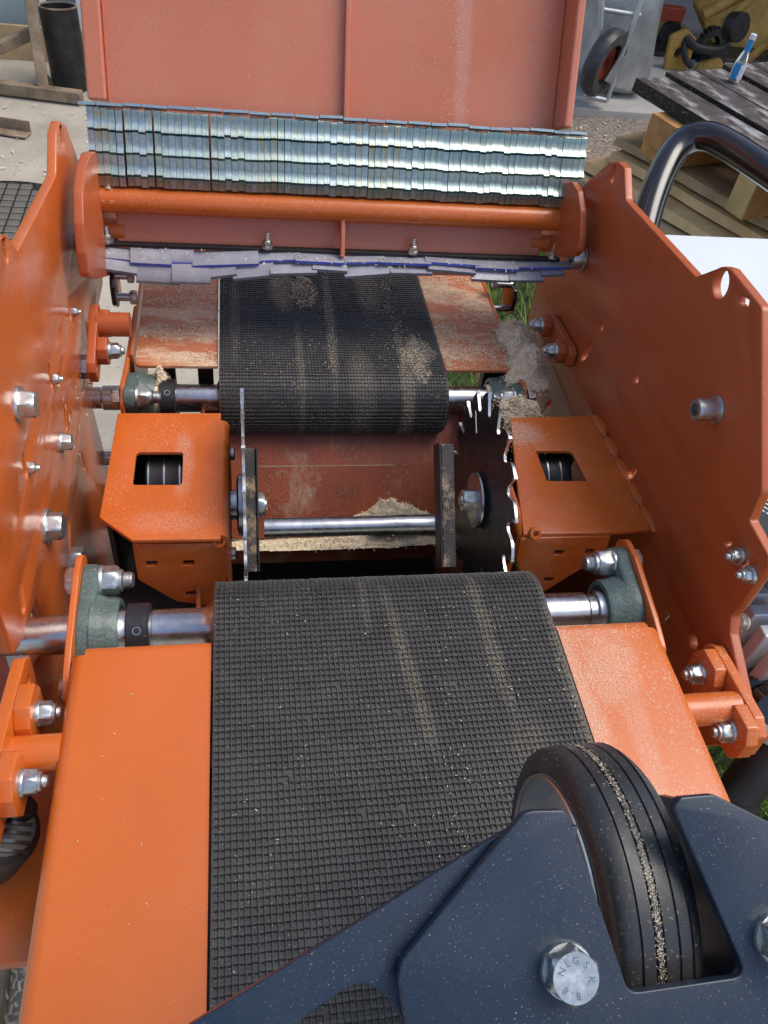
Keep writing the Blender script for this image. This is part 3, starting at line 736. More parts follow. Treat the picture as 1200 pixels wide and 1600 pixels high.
# ================================================================== SAW HOUSINGS
HZ = -.040
def housing_pulley(parent, x0, x1, y, z, r):
    prof = [(x0, .006), (x0, r)]
    n = 3; wd = (x1 - x0) / n
    for k in range(n):
        a = x0 + k * wd
        prof += [(a + .002, r + .0015), (a + .0035, r + .0015), (a + .004, r), (a + wd - .001, r)]
    prof += [(x1, r + .0015), (x1, .006)]
    o = part('pulley', MB().lathe(prof, 48).mesh('pulley', 'black_steel'), parent, Matrix.Translation((0, y, z)))
    for k in range(3):
        a = x0 + k * wd + .0022
        part('band', MB().lathe([(a, r + .0012), (a, r + .0022), (a + .0018, r + .0022), (a + .0018, r + .0012)], 48).mesh('band', 'steel'), o, Matrix.Translation((0, y, z)))
hl = thing('circular_saw', 'left circular saw, bright orange housing with rectangular window and blade seen edge-on', 'circular saw', (-.05, .2, -.2), 'circular saws')
saw_blade(hl, 'thin bright blade seen edge-on', .0275, R(8), 1, .0038)
top = [(-0.1111, 0.2996), (0.0032, 0.2962), (0.0037, 0.1058), (-0.0815, 0.1072), (-0.1151, 0.1389)]
win = [(-0.0862, 0.2343), (-0.0371, 0.2337), (-0.0367, 0.1832), (-0.0866, 0.1843)]
part('top_cover', sheet('top_cover', 'orange_worn', fillet(top, [.002, .001, .001, .003, .006]), [fillet(win, .004)], 'z', HZ - .005, .005, .001), hl)
xe = top[1][0]
yf = (top[2][1] + top[3][1]) / 2; yb = top[1][1]
pr = [(xe - .001, HZ)]
for k in range(1, 9):
    a = R(90 * k / 8); pr.append((xe + .010 * math.sin(a), HZ - .010 + .010 * math.cos(a)))
ext_y('rounded_edge', pr + [(xe + .010, HZ - .020)], yf + .004, yb - .010, .005, 'orange_worn', hl)
ext_y('side_wall', [(xe + .010, HZ - .0205), (xe + .010, HZ - .10)], yf + .004, yf + .062, .005, 'orange_worn', hl)
ext_y('side_wall', [(xe + .010, HZ - .0205), (xe + .010, HZ - .10)], yb - .050, yb - .010, .005, 'orange_worn', hl)
ext_y('side_wall', [(xe + .0098, HZ - .060), (xe + .0098, HZ - .10)], yf + .0625, yb - .0505, .005, 'orange_worn', hl)
fr = [(-0.0827, -0.0518), (0.0077, -0.0536), (0.0099, -0.0893), (0.0053, -0.1325), (-0.0107, -0.1579), (-0.047, -0.1474), (-0.083, -0.1076)]
sq = [[(c[0] - .0055, c[1] - .004), (c[0] + .0055, c[1] - .004), (c[0] + .0055, c[1] + .004), (c[0] - .0055, c[1] + .004)] for c in [(-0.0671, -0.0823), (-0.0302, -0.0831), (-0.0307, -0.1348)]]
part('front_cover', sheet('front_cover', 'orange_worn', fillet(fr, [.001, .004, .01, .012, .012, .012, .008]), sq, 'y', -.1165, .005, .001), hl)
part('corner_eyelet', MB().lathe([(-.004, .0030), (.0005, .0030), (.0015, .0040), (.0010, .0062), (-.001, .0070), (-.004, .0070)], 24, close=True).mesh('corner_eyelet', 'orange_worn'), hl, axisM((0.0021, 0.111, -0.0497), (0, -1, .8)))
part('back_flange', MB().box(top[0][0], xe, yb - .0005, yb + .0035, HZ - .055, HZ - .0002).mesh('back_flange', 'orange_worn'), hl, bev=.001)
part('inner_plate', MB().box(top[0][0] + .002, top[0][0] + .007, yf + .03, yb - .004, HZ - .12, HZ - .007).mesh('inner_plate', 'greasy_steel'), hl)
part('light_stop_plate', MB().box(top[0][0] - .002, xe + .004, yf + .012, yb - .004, HZ - .128, HZ - .122).mesh('light_stop_plate', 'greasy_steel'), hl)  # added dark plate, shuts out light from behind the pulley window
part('rear_plate', MB().box(top[0][0] - .001, xe, yb - .0095, yb - .0045, HZ - .12, HZ - .0058).mesh('rear_plate', 'greasy_steel'), hl)
housing_pulley(hl, -0.0782, -0.0281, .240, -.098, .040)

hr = thing('circular_saw', 'right circular saw, orange housing with slanted window and black toothed blade', 'circular saw', (.40, .2, -.2), 'circular saws')
saw_blade(hr, 'black toothed blade with pale tooth edges', .300, R(4), -1, .0038)
topR = [(0.3506, 0.2912), (0.446, 0.2936), (0.4564, 0.2997), (0.4644, 0.1043), (0.4139, 0.1004), (0.3176, 0.1019), (0.3322, 0.1928)]
winR = [(0.367, 0.231), (0.4107, 0.2305), (0.4137, 0.1798), (0.3663, 0.1808)]
part('top_cover', sheet('top_cover', 'orange_worn', fillet(topR, [.002, .002, .004, .004, .001, .001, 0]), [fillet(winR, [.001, .006, .001, .001])], 'z', HZ - .005, .005, .001), hr)
xw = min(topR[0][0], topR[5][0]) ; yfR, ybR = topR[5][1], topR[0][1]
pr = [(.3190, HZ)]
pr = []
for k in range(0, 9):
    a = R(90 * k / 8); pr.append((xw + .004 - .010 * math.cos(a) + .002, HZ - .010 + .010 * math.sin(a) - .0008))
ext_y('side_wall', [(xw - .004, HZ - .10)] + pr, yfR + .002, ybR - .004, .005, 'orange_worn', hr)
frR = [(0.3149, -0.0453), (0.4172, -0.0451), (0.4205, -0.0752), (0.365, -0.1425), (0.3353, -0.1194), (0.3188, -0.0792)]
sqR = [[(c[0] - .0055, c[1] - .004), (c[0] + .0055, c[1] - .004), (c[0] + .0055, c[1] + .004), (c[0] - .0055, c[1] + .004)] for c in [(0.3651, -0.0705), (0.4014, -0.07), (0.3661, -0.1177)]]
part('front_cover', sheet('front_cover', 'orange_worn', fillet(frR, [.004, .001, .006, .008, .008, .008]), sqR, 'y', -.1045, .005, .001), hr)
part('corner_eyelet', MB().lathe([(-.004, .0030), (.0005, .0030), (.0015, .0040), (.0010, .0062), (-.001, .0070), (-.004, .0070)], 24, close=True).mesh('corner_eyelet', 'orange_worn'), hr, axisM((0.3296, 0.099, -0.0373), (0, -1, .8)))
part('inner_plate', MB().box(xw + .03, topR[2][0] - .02, ybR - .03, ybR - .025, HZ - .12, HZ - .007).mesh('inner_plate', 'greasy_steel'), hr)
housing_pulley(hr, 0.366, 0.4135, .240, -.098, .040)
# weld bead to the side plate: short lumps
wb = thing('weld_seam', 'lumpy orange weld seam joining right housing and side plate', 'weld', (XR - .004, .2, HZ - .02))
p0, p1 = Vector((*topR[2], HZ - .002)), Vector((*topR[3], HZ - .002))
for k in range(5):
    c = p0.lerp(p1, (k + .5) / 5); c2 = Vector((XR - .001, c.y, c.z - .006)); L = (p1 - p0).length / 5
    v = []; f = []; n1, n2 = 10, 8
    for i in range(n1 + 1):
        tt = i / n1 - .5; rad = .007 * math.sqrt(max(0.02, 1 - (2 * tt) ** 2)) * (1 + .15 * noise.noise(Vector((i * .7, k * 3.1, 0))))
        q = c + (p1 - p0).normalized() * tt * L * 1.05 + Vector((.006, 0, -.003))
        for j in range(n2):
            a = 2 * math.pi * j / n2; v.append((q.x + rad * 1.3 * math.cos(a), q.y, q.z + rad * math.sin(a)))
    for i in range(n1):
        for j in range(n2): f.append((i * n2 + j, i * n2 + (j + 1) % n2, (i + 1) * n2 + (j + 1) % n2, (i + 1) * n2 + j))
    f.append(tuple(range(n2))); f.append(tuple(n1 * n2 + j for j in range(n2)))
    part('bead', MB().add(v, f).mesh('bead', 'orange_worn'), wb)

# ================================================================== CHUTE UNDER THE BLADES
ch = thing('chute', 'dirty reddish chute plate below the far roller, streaked with sawdust', 'chute', (.155, .32, -.35))
cp = [(.430, -.150), (.365, -.175), (.330, -.235), (.300, -.330)]
def chute_part(name, a, c, x0, x1, th=.004, mn='orange_chute', lift=0):
    a, c = Vector((0, *a)), Vector((0, *c)); d = (c - a).normalized(); nrm = Vector((0, d.z, -d.y))
    if nrm.z < 0: nrm = -nrm
    b_ = MB(); v = []
    for x in (x0, x1):
        for q in (a, c):
            for h in (lift, lift - th): v.append(Vector((x, 0, 0)) + q + nrm * h)
    b_.add(v, [(0, 1, 3, 2), (4, 6, 7, 5), (0, 4, 5, 1), (2, 3, 7, 6), (0, 2, 6, 4), (1, 5, 7, 3)])
    return part(name, b_.mesh(name, mn), ch)
chute_part('upper_sheet', (.445, -.115), (.365, -.190), -.02, .33)
chute_part('lower_sheet', (.365, -.186), (.300, -.262), -.02, .33)
chute_part('fold_line', (.3650, -.1875), (.3640, -.1885), .04, .235, .001, 'belt_edge', .0010)
part('side_sheet', MB().box(.330, .334, .05, .45, -.42, -.12).mesh('side_sheet', 'orange_chute'), ch)
part('side_sheet', MB().box(-.024, -.020, .05, .45, -.42, -.12).mesh('side_sheet', 'orange_chute'), ch)
part('rubber_floor', MB().box(-.10, .40, .02, .300, -.36, -.35).mesh('rubber_floor', 'black_plastic'), ch)
part('lip', MB().box(-.018, .328, .287, .294, -.300, -.268).mesh('lip', 'orange_chute'), ch, bev=.002)
part('stay', MB().tube([(.07, .17, -.346), (.33, .24, -.330)], .0012, 8).mesh('stay', 'steel'), ch)
# dark machine frame below
fb = thing('machine_frame', 'dark lower machine frame under the saw housings', 'frame', (.15, .2, -.62))
part('beam', MB().box(-.15, .46, .055, .085, -.42, -.20).mesh('beam', 'black_plastic'), fb, bev=.003)
part('beam', MB().box(-.15, .46, .45, .48, -.40, -.33).mesh('beam', 'black_plastic'), fb, bev=.003)
part('pan', MB().box(-.145, .455, -.30, .43, -.445, -.43).mesh('pan', 'black_plastic'), fb)
for x in (-.145, .435):
    part('post', MB().box(x, x + .02, .20, .24, GZ, -.43).mesh('post', 'black_plastic'), fb, bev=.002)

# ================================================================== HOOD
hd = thing('hood', 'open orange hood leaning back above the far belt, with pipe and ribs', 'hood', (.16, .53, .03))
U = Vector((0, .4384, .8988)); NN = Vector((0, -.8988, .4384)); HO = Vector((0, .53, .045))
HM = Matrix(((1, 0, 0, 0), (0, NN.y, U.y, HO.y), (0, NN.z, U.z, HO.z), (0, 0, 0, 1)))     # local x, n (towards viewer), u (up the panel)
def hbox(name, x0, x1, n0, n1, u0, u1, mn='hood_orange', bev=.0015):
    return part(name, MB().box(x0, x1, n0, n1, u0, u1).mesh(name, mn), hd, HM, bev)
hbox('panel', -.1205, .431, -.006, 0, -.03, .62)
hbox('flange', -.142, -.1207, -.03, .010, .155, .62, bev=.003)
hbox('flange', .4312, .4420, -.03, .040, .155, .62, bev=.003)
hbox('rib', .1575, .1635, .0002, .010, .02, .62)
hbox('gusset', .1555, .1610, .0125, .026, -.01, .045)
# end cheeks: rounded plates carrying the pipe
ck = [(0.5548, 0.1439), (0.5065, 0.1624), (0.462, 0.1656), (0.4258, 0.1559), (0.4009, 0.133), (0.3887, 0.1066), (0.3843, 0.081), (0.4285, 0.0514), (0.6219, -0.0536), (0.8289, -0.1229), (0.9048, -0.0725), (0.7572, 0.0405)]
ckr = [(0.5202, 0.1524), (0.4956, 0.1524), (0.4692, 0.139), (0.4484, 0.1147), (0.4428, 0.1006), (0.4508, 0.0891), (0.4793, 0.0712), (0.5442, 0.0411), (0.5987, 0.0257), (0.636, 0.0649), (0.607, 0.1068)]
part('end_cheek', sheet('end_cheek', 'orange_shaded', fillet(ck, .008), [], 'x', -.1435, .0105, .0015), hd)
part('end_cheek', sheet('end_cheek', 'orange_shaded', fillet(ckr, .008), [], 'x', .4425, .0085, .0015), hd)
TY, TZ = .535, 0.0952
tb = part('pipe', MB().tube([(-.1335, TY, TZ), (.4435, TY, TZ)], .0150, 32).mesh('pipe', 'orange_worn'), hd)
part('stop_stub', MB().tube([(-.133, .545, TZ - .045), (-.112, .545, TZ - .045)], .014, 24).mesh('stop_stub', 'orange_dusty'), hd)
part('stop_stub', MB().tube([(.443, .545, TZ - .040), (.418, .545, TZ - .040)], .011, 24).mesh('stop_stub', 'orange_dusty'), hd)
bolt(hd, (-.112, .545, TZ - .045), (1, 0, 0), .013, .006, nut=True, tr=.004, tl=.003)
bolt(hd, (.418, .545, TZ - .040), (-1, 0, 0), .013, .006, nut=True, tr=.004, tl=.003)
# channel carrying the fingers

# ================================================================== KICKBACK FINGERS
fk = thing('kickback_fingers', 'bank of zinc toothed anti-kickback fingers hung across the hood', 'finger bank', (.16, .54, .11))
YF = .525; ZBOT = 0.1183; FL = .082
FM_ = Matrix.Translation((0, YF, ZBOT)) @ Matrix.Rotation(R(-30), 4, 'X')       # local z runs up the bank, -y faces the viewer
def finger_mesh(wd, mn):
    h = FL * .292; z = FL; y = 0.0
    prof = [(.020, FL + .001), (.001, FL + .0005)]
    for k in range(3):
        prof += [(y, z - .001), (y + .0026, z - h * .46), (y + .0031, z - h * .56), (y + .0016, z - h * .74), (y - .0006, z - h * .930), (y + .0035, z - h * .985)]
        z -= h; y += .0006
    prof += [(y + .001, z - .001), (y + .003, .006), (y + .007, .0), (.020, .006)]
    me = MB().prism(prof, -wd / 2, wd / 2).mesh('finger', mn)
    me.transform(Matrix.Translation((0, -.02, -FL)))
    return me
wd = .0078; x = -.1375; k = 0
fr_ = random.Random(11)
fms = [finger_mesh(wd - .0004, q) for q in ('zinc_pale', 'zinc_yellow', 'zinc_blue')]
while x < .464:
    u_ = (x + .14) / .6
    c = .40 + .25 * math.sin(u_ * 9) + fr_.uniform(-.35, .35) + .4 * u_
    me = fms[1] if c < .30 else (fms[2] if c > .52 else fms[0])
    M = FM_ @ Matrix.Translation((x, .02 + fr_.uniform(-.0006, .0006), FL + fr_.uniform(-.0010, .0010))) @ Matrix.Rotation(R(fr_.uniform(-.6, .6)), 4, 'X') @ Matrix.Rotation(R(fr_.uniform(-.25, .25)), 4, 'Z')
    part('finger', me, fk, M)
    x += wd
    if k in (4, 8, 16): x += .0020
    elif fr_.random() < .10: x += .0005
    k += 1
# bent tabs along the top
x = -.150
tabm = [MB().box(-.5, .5, -.003, .012, -.0015, .0015).mesh('top_tab', q) for q in ('zinc_pale', 'zinc_dusty')]
while x < .462:
    L = fr_.uniform(.020, .034)
    part('top_tab', tabm[fr_.random() < .4], fk, FM_ @ Matrix.Translation((x + L / 2, fr_.uniform(0, .002), FL + .0032 + fr_.uniform(0, .0022))) @ Matrix.Rotation(R(fr_.uniform(-1.2, 1.2)), 4, 'Y') @ Matrix.Diagonal((L - .0012, 1, 1, 1)))
    x += L

# ================================================================== PLASTIC CURTAIN
pc = thing('strip_curtain', 'row of overlapping clear plastic strips with blue edges under the hood', 'curtain', (.16, .48, .03))
YC = .505; ZC = 0.0405
part('clamp_bar', MB().box(-.140, .455, YC + .009, YC + .017, ZC + .004, ZC + .009).mesh('clamp_bar', 'black_plastic'), pc, bev=.001)
for px in [(-0.1306, 0.512, 0.0471), (0.0635, 0.512, 0.0468), (0.252, 0.512, 0.0438), (0.4447, 0.512, 0.0432)]:
    b0 = (px[0], YC + .013, ZC + .009)
    bolt(pc, b0, (0, 0, 1), .0105, .0055, nut=True, tr=.0033, tl=.010, wr=.0075)
WAVE = [(-.16, 0), (-.085, -.014), (-.01, -.014), (.05, -.001), (.11, .006), (.16, .002), (.22, .010), (.28, .010), (.34, .004), (.41, .004), (.47, .010)]
def wave(x):
    for (a, za), (c, zc_) in zip(WAVE, WAVE[1:]):
        if x <= c: return za + (zc_ - za) * max(0, (x - a)) / (c - a)
    return WAVE[-1][1]
def strip(x0, x1, z, y0, y1, th, droop, yaw, roll, upper):
    roll = -math.degrees(math.atan2(wave(x1) - wave(x0), x1 - x0)) * (.5 if upper else .8); droop -= wave((x0 + x1) / 2) * (.5 if upper else .9)
    n = 6; v = []; L = y1 - y0; b_ = MB()
    W_ = x1 - x0; cx = (x0 + x1) / 2
    for i in range(n + 1):
        t = i / n; y = -t * L; zz = -droop * t * t
        for sx in (-.5, .5):
            for h in (0, -th): v.append((sx * W_, y, zz + h))
    f = []; mi = []
    for i in range(n):
        a = 4 * i
        f += [(a, a + 2, a + 6, a + 4), (a + 1, a + 5, a + 7, a + 3)]; mi += [0, 0]
        f += [(a, a + 4, a + 5, a + 1), (a + 2, a + 3, a + 7, a + 6)]; mi += [1, 1]
    f += [(0, 1, 3, 2), (4 * n, 4 * n + 2, 4 * n + 3, 4 * n + 1)]; mi += [1, 1]
    b_.v = v; b_.f = f; b_.m = mi
    me = b_.mesh('strip', ['pvc_grey', 'pvc_blue' if upper else 'pvc_edge'])
    part('strip', me, pc, Matrix.Translation((cx, y1, z)) @ Matrix.Rotation(R(yaw), 4, 'Z') @ Matrix.Rotation(R(roll), 4, 'Y'))
up = [(-.150, -.104, 3.0), (-.104, -.055, 3.5), (-.070, -.028, 1.0), (-.030, .052, -2.5), (.045, .105, 1.5), (.098, .160, -2.0), (.150, .215, -1.5), (.205, .275, 2.5), (.268, .345, 5.0), (.335, .395, 2.0), (.390, .470, 1.0)]
for i, (a, c, rl) in enumerate(up):
    strip(a, c, ZC + .0030 + .0006 * (i % 3), YC - .003 - .004 * (i % 2), YC + .012, .0034, .004, fr_.uniform(-1.5, 1.5), rl * .9, True)
low = [(-.152, -.095, 4.5), (-.098, -.045, 5.5), (-.055, -.008, 1.5), (-.012, .022, -1.0), (.018, .070, -4), (.066, .125, -2), (.120, .165, 1.0), (.160, .225, 1.5), (.220, .275, 3.5), (.270, .335, 4.0), (.330, .385, 3.5), (.382, .430, 2.5), (.425, .458, 5)]
for i, (a, c, rl) in enumerate(low):
    strip(a, c, ZC - .0022 - .0008 * (i % 3), YC - .013 - .002 * ((i * 7) % 3), YC + .010, .0036, .006 + .003 * ((i * 5) % 3), fr_.uniform(-1.2, 1.2), rl * .8, False)

# ================================================================== PRESS WHEEL AND ITS BLACK ARM
WX, WY, WZ, WR_ = .1885, -.304, .123, .079
ar = thing('press_roller', 'black rubber press wheel held in a black steel arm with painted blue sky sheen over the near belt', 'press roller', (.16, -.354, .05))
M = Matrix.Translation((WX, WY, WZ))
Wd = .044
prof = [(.0015, .0640), (.000, .0655), (.0000, .0670), (.0006, .0685), (.0004, .0700), (.0010, .0715), (.0010, .0735), (.0030, .0765), (.0060, .0782)]
for gx in (.0115, .0185, .0225, .0300, .0365):
    prof += [(gx - .0006, .0788), (gx - .0002, .0776), (gx + .0004, .0776), (gx + .0008, .0788)]
prof += [(Wd - .006, .0782), (Wd - .003, .0765), (Wd, .0735), (Wd, .0655), (Wd - .0015, .0640)]
pw = part('tyre', MB().lathe(prof, 120, close=True).mesh('tyre', 'rubber'), ar, M)
part('rim', MB().lathe([(.0012, .0642), (.0010, .0625), (.003, .0605), (.010, .0590), (.014, .0560), (.016, .020), (.010, .018), (.006, .017), (.006, .010), (.038, .010), (.038, .018), (.030, .056), (.034, .0590), (.041, .0605), (.043, .0625), (.0428, .0642)], 96, close=True).mesh('rim', 'galvanised'), pw, M)
part('rim_lip', MB().lathe([(-.0012, .0618), (-.0016, .0630), (-.0008, .0640), (.0004, .0636), (.0002, .0620)], 96, close=True).mesh('rim_lip', 'steel_bright'), pw, M)
part('hub', MB().lathe([(-.004, .0001), (-.004, .0095), (.048, .0095), (.048, .0001)], 28).mesh('hub', 'zinc'), pw, M)

a30 = R(30); AO = Vector((.16, -.354, .20))
AM = Matrix(((1, 0, 0, AO.x), (0, math.cos(a30), -math.sin(a30), AO.y), (0, math.sin(a30), math.cos(a30), AO.z), (0, 0, 0, 1)))
mainp = [(-0.0328, 0.0459), (-0.0139, 0.0629), (-0.0097, 0.0636), (0.0047, 0.0627), (0.007, 0.059), (0.0178, 0.0173), (0.0256, -0.014), (0.082, -0.0134), (0.0573, 0.0594), (0.0618, 0.0637), (0.0785, 0.0636), (0.1051, 0.049), (0.1365, 0.0143), (0.1194, -0.067), (-0.0729, -0.0421), (-0.0729, -0.0144), (-0.0748, 0.0023), (-0.073, 0.0088), (-0.0689, 0.0128)]
part('top_plate', sheet('top_plate', 'black_paint_sky_tint', fillet(mainp, [0, .004, 0, .003, .002, 0, .006, .005, .003, .003, .005, .004, .004, 0, 0, 0, .004, .004, .003]), [], AM, -.006, .006, .0009, 3), ar)
side = [(0.0151, 0.0537), (-0.0191, 0.0549), (-0.0295, 0.0507), (-0.0889, 0.0235), (-0.1587, -0.0078), (-0.1884, -0.0225), (-0.159, -0.0441), (-0.1229, -0.0178), (-0.1122, -0.0099), (-0.0932, -0.0009), (-0.0859, -0.001), (-0.0777, -0.0075), (-0.073, -0.0154), (-0.0732, -0.0274), (-0.0656, -0.0426), (-0.0271, -0.0474), (-0.0034, 0.0123)]
part('side_arm', sheet('side_arm', 'black_paint_sky_tint', fillet(side, [0, .003, 0, 0, 0, 0, 0, 0, .003, .006, .006, .006, .004, 0, 0, 0, 0]), [], AM, -.0145, .0045, .0008, 3), ar)
# slot cheek below the plate, right of the wheel, and cross wall
sl = [(0.082, -0.0134), (0.0573, 0.0594), (0.0256, -0.014)]
x2 = max(sl[0][0], sl[1][0])
part('slot_cheek', MB().box(x2 + .004, x2 + .008, sl[0][1] - .01, sl[1][1] - .004, -.07, -.0065).mesh('slot_cheek', 'black_paint_sky_tint'), ar, AM)
part('cross_wall', MB().box(sl[2][0] - .01, x2 + .003, sl[2][1] - .012, sl[2][1] - .008, -.06, -.0065).mesh('cross_wall', 'black_paint_sky_tint'), ar, AM)
part('axle', MB().tube([(.150, WY, WZ), (.250, WY, WZ)], .008, 20).mesh('axle', 'zinc'), ar)
def stamped_bolt(px, txt):
    c = AM @ Vector((px[0], px[1], 0)); nrm = AM.to_3x3() @ Vector((0, 0, 1))
    o = bolt(ar, c, nrm, .0205, .0085, wr=.0118, spin=8)
    if not txt: return
    Mt = axisM(c + nrm * (.003 + .0085 + .00004), nrm)
    right = Vector((1, 0, 0)); upv = nrm.cross(right)
    for chh, ang in txt:
        cu = bpy.data.curves.new('t', 'FONT'); cu.body = chh; cu.size = .0042; cu.align_x = 'CENTER'; cu.align_y = 'CENTER'; cu.extrude = .00005; cu.resolution_u = 3
        ob = bpy.data.objects.new('t', cu); COL.objects.link(ob)
        dg = bpy.context.evaluated_depsgraph_get(); me = bpy.data.meshes.new_from_object(ob.evaluated_get(dg)); me.name = 'stamped_mark'
        COL.objects.unlink(ob); bpy.data.objects.remove(ob); bpy.data.curves.remove(cu)
        a = R(ang); rr = .0066
        F = Matrix.Translation(c + nrm * (.0115 + .00006) + (right * math.sin(a) + upv * math.cos(a)) * rr) @ Matrix((right, upv, nrm)).transposed().to_4x4() @ Matrix.Rotation(-a, 4, 'Z')
        me.materials.clear(); finish(me, 'stamp', False)
        part('stamped_mark', me, o, F)
stamped_bolt((-0.0018, -0.0018), [('N', -62), ('L', -28), ('G', 4), ('S', 48), ('K', 100), ('8', 178), ('.', 205), ('8', 232)])
stamped_bolt((0.0993, 0.0002), [])

# ================================================================== THINGS AT THE RIGHT
wc = thing('white_cabinet', 'white painted sheet-metal cabinet top behind the right side plate', 'cabinet', (.80, .3, -.5))
wp = (0.74, 0.7915, -0.05)
part('top', MB().box(wp[0] - .02, wp[0] + .55, .16, wp[1], -.062, -.05).mesh('top', 'white_paint'), wc, bev=.003)
part('body', MB().box(wp[0] - .012, wp[0] + .54, .165, wp[1] - .006, -.5, -.0625).mesh('body', 'white_paint'), wc, bev=.003)
part('lid', MB().box(wp[0] + .10, wp[0] + .548, .30, wp[1] - .20, -.0498, -.046).mesh('lid', 'white_paint'), wc, bev=.002)

mo = thing('electric_motor', 'silver finned electric motor behind the right side plate', 'motor', (.62, .02, -.3))
mc = (0.56, -0.0018, -0.0937)
part('body', MB().box(mc[0] + .012, mc[0] + .16, mc[1] - .09, mc[1] + .10, mc[2] - .10, mc[2] + .030).mesh('body', 'aluminium'), mo, bev=.006)
part('flange', MB().box(mc[0] - .03, mc[0] + .016, mc[1] + .030, mc[1] + .075, mc[2] - .05, mc[2] + .030).mesh('flange', 'aluminium'), mo, bev=.008)
for k in range(7):
    y = mc[1] - .085 + k * .026
    part('fin', MB().box(mc[0] - .022, mc[0] + .165, y, y + .015, mc[2] - .07, mc[2] + .044).mesh('fin', 'aluminium'), mo, bev=.002)
bolt(mo, (0.5, -0.0314, -0.0266), (-.75, -.3, .6), .014, .008, wr=.010)
cb = thing('cable_gland', 'glossy black cable gland below the silver motor', 'cable gland', (0.55, -0.0611, -0.1172))
q = Vector((0.55, -0.0611, -0.1172))
part('body', MB().lathe([(-.045, .0001), (-.045, .016), (-.02, .019), (-.018, .024), (.012, .025), (.016, .020), (.035, .019), (.04, .0001)], 28).mesh('body', 'black_gloss'), cb, axisM(q, (.25, .6, -.5)))
part('ring', MB().lathe([(.017, .0205), (.017, .0225), (.024, .0225), (.024, .0195)], 28).mesh('ring', 'aluminium'), cb, axisM(q + Vector((.02, -.03, .0)), (.25, .6, -.5)))
hs = thing('black_hose', 'thick black hose running up beside the table at the right border', 'hose', (.55, -.2, -.4))
part('hose', MB().tube([(0.5502, -0.1491, -0.3117), (0.5612, -0.1139, -0.2485), (0.5846, -0.0926, -0.1953), (0.6266, -0.0727, -0.1667)], .024, 20).mesh('hose', 'black_plastic'), hs)
part('clip', MB().tube([(0.5582, -0.1218, -0.2635), (0.5614, -0.1122, -0.2441)], .0255, 20).mesh('clip', 'black_steel'), hs)
tp = thing('rating_panel', 'black slanted box with rows of small white print in the right notch', 'panel', (0.53, 0.0461, 0.0373))
q = Vector((0.53, 0.0438, 0.049))
PMt = Matrix.Translation(q) @ Matrix.Rotation(R(-8), 4, 'Z') @ Matrix.Rotation(R(28), 4, 'Y')
part('box', MB().box(-.03, .10, -.06, .06, -.04, 0).mesh('box', 'black_plastic'), tp, PMt, .002)
for r_ in range(7):
    xx = -.026
    while xx < .09:
        L = fr_.uniform(.003, .009)
        part('print_mark', MB().box(xx, xx + L, .046 - r_ * .0085, .0485 - r_ * .0085, .0001, .0003).mesh('print_mark', 'print_white'), tp, PMt)
        xx += L + fr_.uniform(.0015, .003)
bt = thing('black_bar', 'dark bar crossing behind the right side plate below the printed panel', 'bar', (0.54, 0.0029, -0.0258))
part('bar', MB().box(.52, .75, .02, .06, -.075, -.06).mesh('bar', 'black_paint_sky_tint'), bt, bev=.003)

# black tubular handle
hn = thing('tube_handle', 'glossy black bent tube handle standing before the lumber stack', 'handle', (0.5961, 0.5641, 0.0307))
pts = [(0.5823, 0.5342, 0.0273), (0.5974, 0.5847, 0.0641), (0.618, 0.6285, 0.096), (0.6403, 0.6639, 0.1204), (0.6544, 0.6807, 0.1325), (0.6685, 0.6897, 0.1442), (0.6833, 0.6893, 0.1544), (0.6976, 0.6764, 0.1596), (0.7114, 0.6581, 0.1598), (0.73, 0.6206, 0.157), (0.7596, 0.548, 0.152), (0.7985, 0.4402, 0.144)]
def smooth(pts, it=2):
    pts = [Vector(p) for p in pts]
    for _ in range(it):
        out = [pts[0]]
        for a, c in zip(pts, pts[1:]): out += [a.lerp(c, .25), a.lerp(c, .75)]
        pts = out + [pts[-1]]
    return pts
part('tube', MB().tube(smooth(pts), .0205, 28).mesh('tube', 'black_gloss'), hn)
part('end_collar', MB().tube([(0.5834, 0.5393, 0.0324), (0.5898, 0.559, 0.0453)], .0225, 28).mesh('end_collar', 'black_gloss'), hn)

# ------------------------------------------------------------------ black fan cowl lower left
fc = thing('fan_cowl', 'black plastic motor fan cowl with slots under the left bracket', 'fan cowl', (-.23, -.1, -.3))
q = Vector((-0.1561, -0.1671, -0.0532))
FM = axisM(q, (.45, .0, .85)) @ Matrix.Scale(.62, 4)
part('cowl', MB().lathe([(-.06, .045), (.0, .045), (.010, .042), (.016, .035), (.016, .012), (.014, .0001)], 40).mesh('cowl', 'black_plastic'), fc, FM)
part('barrel', MB().tube([q + Vector((-.006, .004, -.016)), q + Vector((.014, .018, .006))], [.013, .012], 24).mesh('barrel', 'black_gloss'), fc)
for k in range(6):
    part('slot_bar', MB().box(.0162, .0185, -.030 + k * .011, -.026 + k * .011, -.030, .030).mesh('slot_bar', 'black_gloss'), fc, FM)

